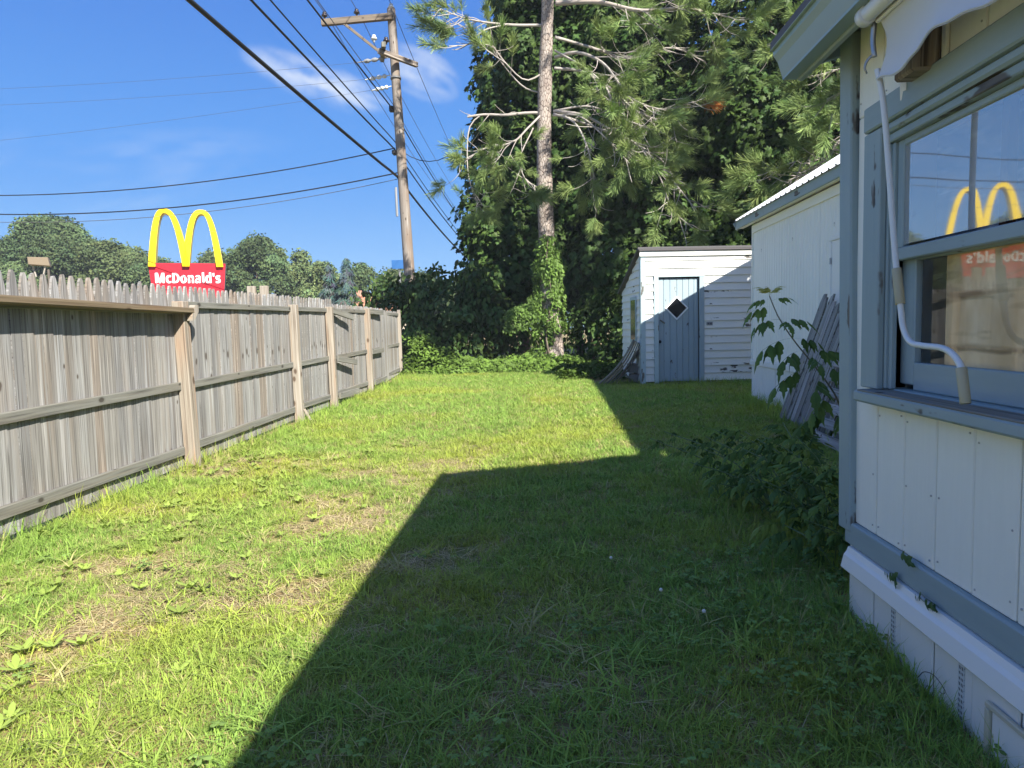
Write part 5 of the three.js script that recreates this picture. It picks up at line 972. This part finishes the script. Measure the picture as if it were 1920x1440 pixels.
// ================================================================ saplings at the near house corner: compound leaves of toothed leaflets
function compound(seed, n = 5, L = 0.24, size = 0.11) { // rachis along +y, leaflets drooping, blade facing +z
  const r = rng(seed), P = [], I = [], M = new THREE.Matrix4(), q = new THREE.Quaternion();
  const leaf = (p, ang, s, droop) => { q.setFromEuler(new THREE.Euler(-droop, (r() - 0.5) * 0.5, ang, 'ZYX')); M.compose(p, q, V3(1, 1, 1)); pushLeaf(P, I, TOOTHED, s, M, 0.35, 0.35); };
  const arc = (t) => V3(0, L * t, -0.35 * L * t * t);
  const pairs = (n - 1) / 2; for (let i = 0; i < pairs; i++) { const t = 0.45 + 0.42 * i / Math.max(1, pairs - 0.5); for (const s of [-1, 1]) leaf(arc(t), s * -(0.9 + r() * 0.35), size * (0.85 + r() * 0.25), 0.5 + r() * 0.5); }
  leaf(arc(1), (r() - 0.5) * 0.3, size * 1.15, 0.7 + r() * 0.3);
  // rachis as a thin three-sided stick
  const w = 0.0022; for (let i = 0; i < 4; i++) { const a = arc(i / 4), b = arc((i + 1) / 4), k = P.length / 3; P.push(a.x - w, a.y, a.z, a.x + w, a.y, a.z, b.x + w, b.y, b.z, b.x - w, b.y, b.z); I.push(k, k + 1, k + 2, k, k + 2, k + 3); }
  return geoOf(P, I);
}
const comp = [compound(1101, 7, 0.22, 0.1), compound(1102, 5, 0.18, 0.11), compound(1103, 5, 0.16, 0.11), compound(1104, 7, 0.24, 0.1)];
const weedMats = [leafMat(0.115, 0.19, 0.038, 0.6, 0.25), leafMat(0.155, 0.235, 0.046, 0.6, 0.28), leafMat(0.095, 0.16, 0.036, 0.6, 0.22), leafMat(0.23, 0.3, 0.055, 0.6, 0.3)];
const budMat = leafMat(0.55, 0.52, 0.14, 0.55, 0.3), stemMat = plain(0.16, 0.14, 0.09, 0.7), stemGreen = plain(0.12, 0.17, 0.06, 0.6);
function putLeaf(parent, k, mat, p, dir, s, r, name = 'leaf') {
  // dir: where the leaf points; its face turns up
  const y = dir.clone().normalize(), z = V3(0, 1, 0).addScaledVector(y, -y.y); if (z.lengthSq() < 1e-3) z.set(0, 0, 1); z.normalize(); const x = y.clone().cross(z);
  _M.makeBasis(x, y, z); const m = part(parent, name, comp[k], mat); m.quaternion.setFromRotationMatrix(_M); m.rotateY((r() - 0.5) * 0.7); m.position.copy(p); m.scale.setScalar(s); return m;
}
{
  const r = rng(1111), B = [1.62, 0, -4.15], s = thing('maple_sapling', 'tall leafy sapling with pale yellow tip leaning out past the house corner', 'sapling', B);
  const rel = (x, y, z) => V3(x - B[0], y - B[1], z - B[2]);
  const stem = [rel(1.66, -0.03, -4.05), rel(1.72, 0.35, -4.1), rel(1.7, 0.72, -4.16), rel(1.582, 0.927, -4.2), rel(1.457, 1.086, -4.2), rel(1.36, 1.235, -4.2), rel(1.31, 1.355, -4.2)];
  part(s, 'stem', tube(stem, 0.008, 0.003, 24, 7), stemMat);
  const side = [[1.31, 1.355, -0.2, 1, 0.1, 0.55, 'bud'], [1.32, 1.33, -1, 0.25, 0.2, 0.7, 1], [1.325, 1.325, 0.9, 0.5, 0.2, 0.62, 1], [1.335, 1.29, -1, 0.15, 0.3, 0.85, 1], [1.37, 1.215, -1, 0.1, 0.35, 0.95, 0], [1.375, 1.21, 1, 0.3, 0.3, 0.95, 0], [1.38, 1.2, 0.2, 0.2, 1, 0.8, 0],
    [1.44, 1.105, -1, -0.02, 0.2, 1.15, 0], [1.44, 1.1, 1, 0.2, 0.2, 0.85, 2], [1.5, 1.03, -0.9, 0.05, 0.6, 1.1, 2], [1.51, 1.02, 1, 0.3, 0.4, 1.1, 0], [1.52, 1.0, 0.1, 0.1, 1, 0.9, 2], [1.57, 0.94, -1, -0.1, 0.3, 1.25, 0], [1.58, 0.93, 0.7, 0.1, 0.7, 1.1, 2], [1.62, 0.87, -0.6, 0, 0.8, 1.2, 2], [1.63, 0.86, 1, 0.2, 0.3, 1.0, 0], [1.68, 0.76, -0.8, 0, 0.6, 1.2, 1], [1.7, 0.7, -0.9, -0.1, 0.4, 1.2, 2], [1.7, 0.66, -0.3, 0.1, 1, 1.1, 0]];
  for (const [x, y, dx, dy, dz, sc, mt] of side) {
    if (mt === 'bud') { for (let i = 0; i < 6; i++) putLeaf(s, 2, budMat, rel(x, y, -4.2), V3(Math.cos(i) * 0.5, 1.0, Math.sin(i) * 0.5), 0.4, r, 'young_leaf'); continue; }
    putLeaf(s, Math.floor(r() * 4), weedMats[mt], rel(x, y, -4.2), V3(dx, dy, dz), sc * 0.88, r);
  }
}
// the bushy growth at its foot: several arching shoots, each with its leaves
{
  const r = rng(1121), shoots = [
    ['low leafy bush spreading over the lawn from the near house corner', [1.5, 0, -4.4], [[0.88, 0.40, -5.3], [0.98, 0.36, -5.0], [1.1, 0.42, -4.9], [0.95, 0.28, -4.7], [1.2, 0.44, -5.1], [1.02, 0.2, -4.5], [0.82, 0.3, -5.6], [1.25, 0.48, -4.7]], 10],
    ['dense leafy bush against the near house corner', [1.5, 0, -3.75], [[1.15, 0.46, -4.2], [1.3, 0.52, -4.3], [1.4, 0.56, -4.0], [1.12, 0.36, -3.9], [1.28, 0.4, -3.7], [1.2, 0.26, -3.6], [1.36, 0.46, -3.6], [1.08, 0.3, -4.2], [1.46, 0.58, -4.4], [1.5, 0.5, -3.5], [1.28, 0.5, -4.6]], 11],
    ['small dark leafy sapling low beside the skirting corner', [1.42, 0, -3.3], [[1.22, 0.26, -3.35], [1.16, 0.2, -3.5], [1.3, 0.34, -3.3], [1.35, 0.24, -3.2], [1.38, 0.42, -3.25]], 9],
  ];
  for (const [label, base, tips, per] of shoots) {
    const b = thing('leafy_bush', label, 'bush', base);
    for (const tip of tips) {
      const e = V3(tip[0] - base[0], tip[1], tip[2] - base[2]), a = V3((r() - 0.5) * 0.2, -0.02, (r() - 0.5) * 0.2), m1 = a.clone().lerp(e, 0.4).add(V3(0, tip[1] * 0.35, 0)), cv = new THREE.CatmullRomCurve3([a, m1, e]);
      part(b, 'stem', tube([a, m1, e], 0.006, 0.0025, 8, 5), stemGreen);
      for (let i = 0; i < per; i++) { const u = 0.22 + 0.78 * (i + r() * 0.7) / per, p = cv.getPoint(Math.min(1, u)), side = i % 2 ? 1 : -1, tg = cv.getTangent(Math.min(1, u)), d = tg.clone().multiplyScalar(0.5).add(V3(-tg.z * side, 0.25, tg.x * side)).add(V3((r() - 0.5) * 0.5, (r() - 0.5) * 0.3, 0.25)); putLeaf(b, Math.floor(r() * 4), weedMats[r() < 0.13 ? 3 : Math.floor(r() * 3)], p, d, 0.38 + r() * 0.36, r); }
    }
  }
}
// ivy sprigs pushing out under the siding, and a curled dry tendril
{
  const r = rng(1131), g = (() => { const P = [], I = []; pushLeaf(P, I, IVYLEAF, 0.03, new THREE.Matrix4(), 0.2, 0.2); return geoOf(P, I); })(), m = leafMat(0.07, 0.13, 0.045, 0.5);
  for (const [label, y, z, n] of [['ivy sprig on the blue band, first from the corner', 0.385, -2.37, 3], ['larger ivy sprig lying on the white skirting cap', 0.292, -2.47, 5], ['ivy sprig at the band edge, right of the larger one', 0.29, -2.29, 2], ['ivy sprig at the band edge, nearest the viewer', 0.29, -2.21, 4]]) {
    const t = thing('ivy_sprig', label, 'ivy', [1.206, y, z], 'ivy sprigs on the skirting');
    part(t, 'stem', tube([[0.012, 0, -0.03], [-0.004, 0.006, 0], [-0.006, 0.004, 0.03]], 0.0015, 0.001, 6, 5), stemGreen);
    for (let i = 0; i < n; i++) { const q = part(t, 'leaf', g, m, [-0.006 - r() * 0.006, 0.004 + r() * 0.008, (i - n / 2) * 0.02]); q.rotation.set((r() - 0.5) * 1.2, -Math.PI / 2 + (r() - 0.5) * 0.9, r() * 6.28); q.scale.setScalar(0.8 + r() * 0.4); }
  }
  single('dry_tendril', tube([[0, 0, 0], [-0.01, 0.05, 0.06], [-0.015, 0.07, 0.13], [-0.012, 0.05, 0.18], [-0.008, 0.03, 0.16], [-0.006, 0.028, 0.14]], 0.0016, 0.001, 20, 5), plain(0.07, 0.06, 0.045, 0.8), 'curled dry tendril hanging against the white skirting panels', 'vine', [1.196, 0.03, -2.28]);
}

// ================================================================ the lawn
function bladeTuft(seed, n, R, Lmin, Lmax, w, lean, flat = 0) {
  const r = rng(seed), P = [], I = [];
  for (let i = 0; i < n; i++) {
    const a = r() * 6.283, rr = Math.sqrt(r()) * R, bx_ = Math.cos(a) * rr, bz = Math.sin(a) * rr, d = r() * 6.283, L = lerp(Lmin, Lmax, r()), ln = lean * (0.35 + r()), ww = w * (0.7 + r() * 0.6), dx = Math.cos(d), dz = Math.sin(d), k = P.length / 3, S = 3;
    for (let j = 0; j <= S; j++) { const t = j / S, bend = ln * t * t, x = bx_ + dx * L * bend, z = bz + dz * L * bend, y = L * t * (1 - 0.35 * ln * t) * (1 - flat) - 0.004, hw = ww * (j === S ? 0 : 1 - 0.55 * t * t) / 2; if (j === S) P.push(x, y, z); else P.push(x - dz * hw, y, z + dx * hw, x + dz * hw, y, z - dx * hw); }
    for (let j = 0; j < S - 1; j++) { const q = k + j * 2; I.push(q, q + 1, q + 2, q + 2, q + 1, q + 3); } I.push(k + (S - 1) * 2, k + (S - 1) * 2 + 1, k + S * 2);
  }
  let g = new THREE.BufferGeometry(); g.setAttribute('position', new THREE.Float32BufferAttribute(P, 3)); g.setIndex(I); g.computeVertexNormals(); setUV(g, (x, y, z) => [x + z, y]); return g;
}
function rosette(seed, n, half, size, tilt) { const r = rng(seed), P = [], I = [], M = new THREE.Matrix4(), q = new THREE.Quaternion(), e = new THREE.Euler(); for (let i = 0; i < n; i++) { e.set(-Math.PI / 2 + tilt + (r() - 0.5) * 0.5, i / n * 6.283 + r() * 0.6, 0, 'YXZ'); q.setFromEuler(e); M.compose(V3(0, 0.006, 0), q, V3(1, 1, 1)); pushLeaf(P, I, half, size * (0.7 + r() * 0.6), M, 0.3, 0.3); } return geoOf(P, I); }
const inLawn = (x, z) => {
  if (x < -3.2) return false;
  if (z > -3.02) return x < 1.215; if (z > -10.66) return x < 3.05; if (z > -13.6) return x < 4.6;
  return z > -16.7 && x < 0.9;
};
const dryness = (x, z) => { // dry thin patches of the lawn
  const n = fbm(x * 0.85 + 20, z * 0.85 + 20, 61, 4), m = fbm(x * 2.6 + 7, z * 2.6 + 7, 62, 3); let d = sstep(0.455, 0.72, n * 0.68 + m * 0.32);
  return (d * sstep(-10, -5.5, z) + 0.25 * d) * (0.4 + 0.6 * sstep(0.3, -1.0, x));
};
function lawnLayer(name, label, geo, mat, pts) {
  const m = shadows(new THREE.InstancedMesh(geo, mat, pts.length)); m.name = numbered(name); m.userData = { kind: 'stuff', label, category: 'grass' };
  pts.forEach(([x, y, z, s, ry, c, tilt = 0], i) => { _q.setFromEuler(new THREE.Euler(tilt, ry, tilt * 0.7, 'YXZ')); _M.compose(V3(x, y, z), _q, V3(s, s, s)); m.setMatrixAt(i, _M); m.setColorAt(i, _c.setRGB(...c)); }); scene.add(m); return m;
}
{
  const r = rng(1201), fine = [[], [], []], wide = [], straw = [], broad = [], clov = [], tall = [];
  const green = (x, z) => { const h = fbm(x * 1.3 + 30, z * 1.3 + 30, 63, 3), k = 0.78 + r() * 0.5, yel = clamp((h - 0.4) * 2.4) + dryness(x, z) * 0.5; if (r() < 0.1 + 0.2 * dryness(x, z)) return [k * 1.4, k * 0.95, k * 2.0]; return [k * (0.86 + 0.32 * yel), k * (0.95 + 0.06 * yel), k * (0.95 - 0.1 * yel)]; };
  const scatter = (z0, z1, dens, fn) => { const n = Math.round((z1 - z0) * 7.9 * dens); for (let i = 0; i < n; i++) { const x = -3.25 + r() * 7.9, z = z0 + r() * (z1 - z0); if (inLawn(x, z)) fn(x, z); } };
  const putFine = (s0) => (x, z) => { const d = dryness(x, z); if (r() < d * 0.6) return; fine[Math.floor(r() * 3)].push([x, surfY(x, z), z, s0 * (0.7 + r() * 0.55) * (1 - d * 0.3), r() * 6.28, green(x, z), (r() - 0.5) * 0.3]); };
  scatter(-4.2, -1.0, 1650, putFine(0.84)); scatter(-8, -4.2, 950, putFine(0.98)); scatter(-17, -8, 430, putFine(1.2)); scatter(-1.0, 1.5, 60, putFine(1.2));
  scatter(-5, -1.0, 48, (x, z) => { const n = fbm(x * 1.7 + 3, z * 1.7 + 3, 64, 3); if (n < 0.47 && r() < 0.75) return; wide.push([x, surfY(x, z), z, 0.75 + r() * 0.6, r() * 6.28, green(x, z), (r() - 0.5) * 0.4]); });
  scatter(-10, -5, 30, (x, z) => wide.push([x, surfY(x, z), z, 0.7 + r() * 0.6, r() * 6.28, green(x, z), (r() - 0.5) * 0.4]));
  scatter(-8, -1.0, 260, (x, z) => { if (r() > dryness(x, z) + 0.06) return; const k = 0.7 + r() * 0.6; straw.push([x, surfY(x, z) + 0.003, z, 0.7 + r() * 0.6, r() * 6.28, [k, k, k], (r() - 0.5) * 0.2]); });
  scatter(-7.5, -1.4, 42, (x, z) => { const w = sstep(-0.9, -2.6, x) * (fbm(x * 1.4 + 11, z * 1.4 + 11, 65, 3) > 0.46 ? 1 : 0.12); if (r() > w) return; const k = 0.75 + r() * 0.5; broad.push([x, surfY(x, z) + 0.012, z, 0.6 + r() * 0.7, r() * 6.28, [k, k, k], (r() - 0.5) * 0.3]); });
  scatter(-3.6, -1.0, 300, (x, z) => { const w = sstep(0.35, 1.1, x) * 0.9 * (fbm(x * 2 + 15, z * 2 + 15, 66, 3) > 0.42 ? 1 : 0.15) + (fbm(x * 2.2 + 4, z * 2.2 + 4, 67, 3) > 0.62 ? 0.35 : 0); if (r() > w) return; const k = 0.7 + r() * 0.6; clov.push([x, surfY(x, z) + 0.03 + r() * 0.03, z, 0.7 + r() * 0.6, r() * 6.28, [k, k, k], (r() - 0.5) * 0.5]); });
  // longer grass where the mower does not reach: along the fence, the skirting, the shed and the long house
  for (let i = 0; i < 900; i++) { const z = -1 - r() * 15.5, x = -3.19 + Math.pow(r(), 2) * 0.3; tall.push([x, surfY(x, z), z, 0.35 + r() * 0.6, r() * 6.28, green(x, z), (r() - 0.5) * 0.3]); }
  for (let i = 0; i < 300; i++) { const z = -0.8 - r() * 2.3, x = 1.19 - Math.pow(r(), 1.6) * 0.4; tall.push([x, surfY(x, z), z, 0.25 + r() * 0.5, r() * 6.28, green(x, z), (r() - 0.5) * 0.3]); }
  for (let i = 0; i < 420; i++) { const z = -3.4 - r() * 7.2, x = 3.02 - Math.pow(r(), 2) * 0.4; tall.push([x, surfY(x, z), z, 0.5 + r() * 0.6, r() * 6.28, green(x, z), (r() - 0.5) * 0.3]); }
  for (let i = 0; i < 260; i++) { const x = 1.0 + r() * 3.2, z = -13.4 + (x - 1.8) * 0.075 + r() * 0.22; tall.push([x, surfY(x, z), z, 0.35 + r() * 0.4, r() * 6.28, green(x, z), (r() - 0.5) * 0.3]); }
  for (let i = 0; i < 260; i++) { const z = -3.2 - r() * 2.6, x = 0.9 + r() * 1.0; if (inLawn(x, z)) tall.push([x, surfY(x, z), z, 0.3 + r() * 0.45, r() * 6.28, green(x, z), (r() - 0.5) * 0.3]); }
  const gm = leafMat(0.315, 0.435, 0.08, 0.9, 0.3), gw = leafMat(0.325, 0.445, 0.085, 0.85, 0.3), gs = leafMat(0.50, 0.41, 0.215, 0.95), gb = leafMat(0.29, 0.38, 0.075, 0.85, 0.3), gc = leafMat(0.16, 0.245, 0.06, 0.85);
  fine.forEach((pts, k) => lawnLayer('lawn_grass', 'short mown green grass of the lawn', bladeTuft(1210 + k, 12, 0.038, 0.025, 0.07, 0.0036, 0.95), gm, pts));
  lawnLayer('coarse_grass', 'broad-bladed grass clumps in the lawn', bladeTuft(1220, 14, 0.05, 0.05, 0.105, 0.0055, 1.3), gw, wide);
  lawnLayer('dry_grass', 'dry straw coloured clippings and dead grass in the thin patches', bladeTuft(1221, 12, 0.05, 0.05, 0.12, 0.003, 1.3, 0.78), gs, straw);
  lawnLayer('long_grass', 'longer unmown grass along the fence and walls', bladeTuft(1222, 9, 0.03, 0.12, 0.28, 0.005, 0.7), gm, tall);
  lawnLayer('broadleaf_weeds', 'flat broad-leaved weeds in the sunny lawn near the fence', rosette(1223, 7, [[0.1, 0.2], [0.19, 0.5], [0.15, 0.8], [0, 1]], 0.048, 0.9), gb, broad);
  lawnLayer('clover', 'clover and small round leaves in the shaded lawn near the skirting', rosette(1224, 3, [[0.3, 0.3], [0.42, 0.62], [0.3, 0.92], [0, 0.88]], 0.018, 0.15), gc, clov);
  // white clover heads
  const fg = (() => { const g = new THREE.IcosahedronGeometry(0.008, 1); return g; })(), fm = plain(0.7, 0.7, 0.64, 0.8);
  for (const [x, z, label] of [[0.47, -2.95, 'white clover head farthest up the shaded lawn'], [0.6, -2.72, 'white clover head in the middle of the shaded lawn'], [0.3, -3.4, 'white clover head nearest the sunny edge']]) { const f = thing('clover_flower', label, 'flower', [x, surfY(x, z), z], 'clover heads'); part(f, 'stem', tube([[0, 0, 0], [0.004, 0.04, 0], [0.002, 0.075, 0.003]], 0.0012, 0.001, 4, 5), stemGreen); part(f, 'head', fg, fm, [0.002, 0.08, 0.003]); }
}

// summer haze
scene.fog = new THREE.FogExp2(0xdfeaf5, 0.0008);

renderer.render(scene, camera);
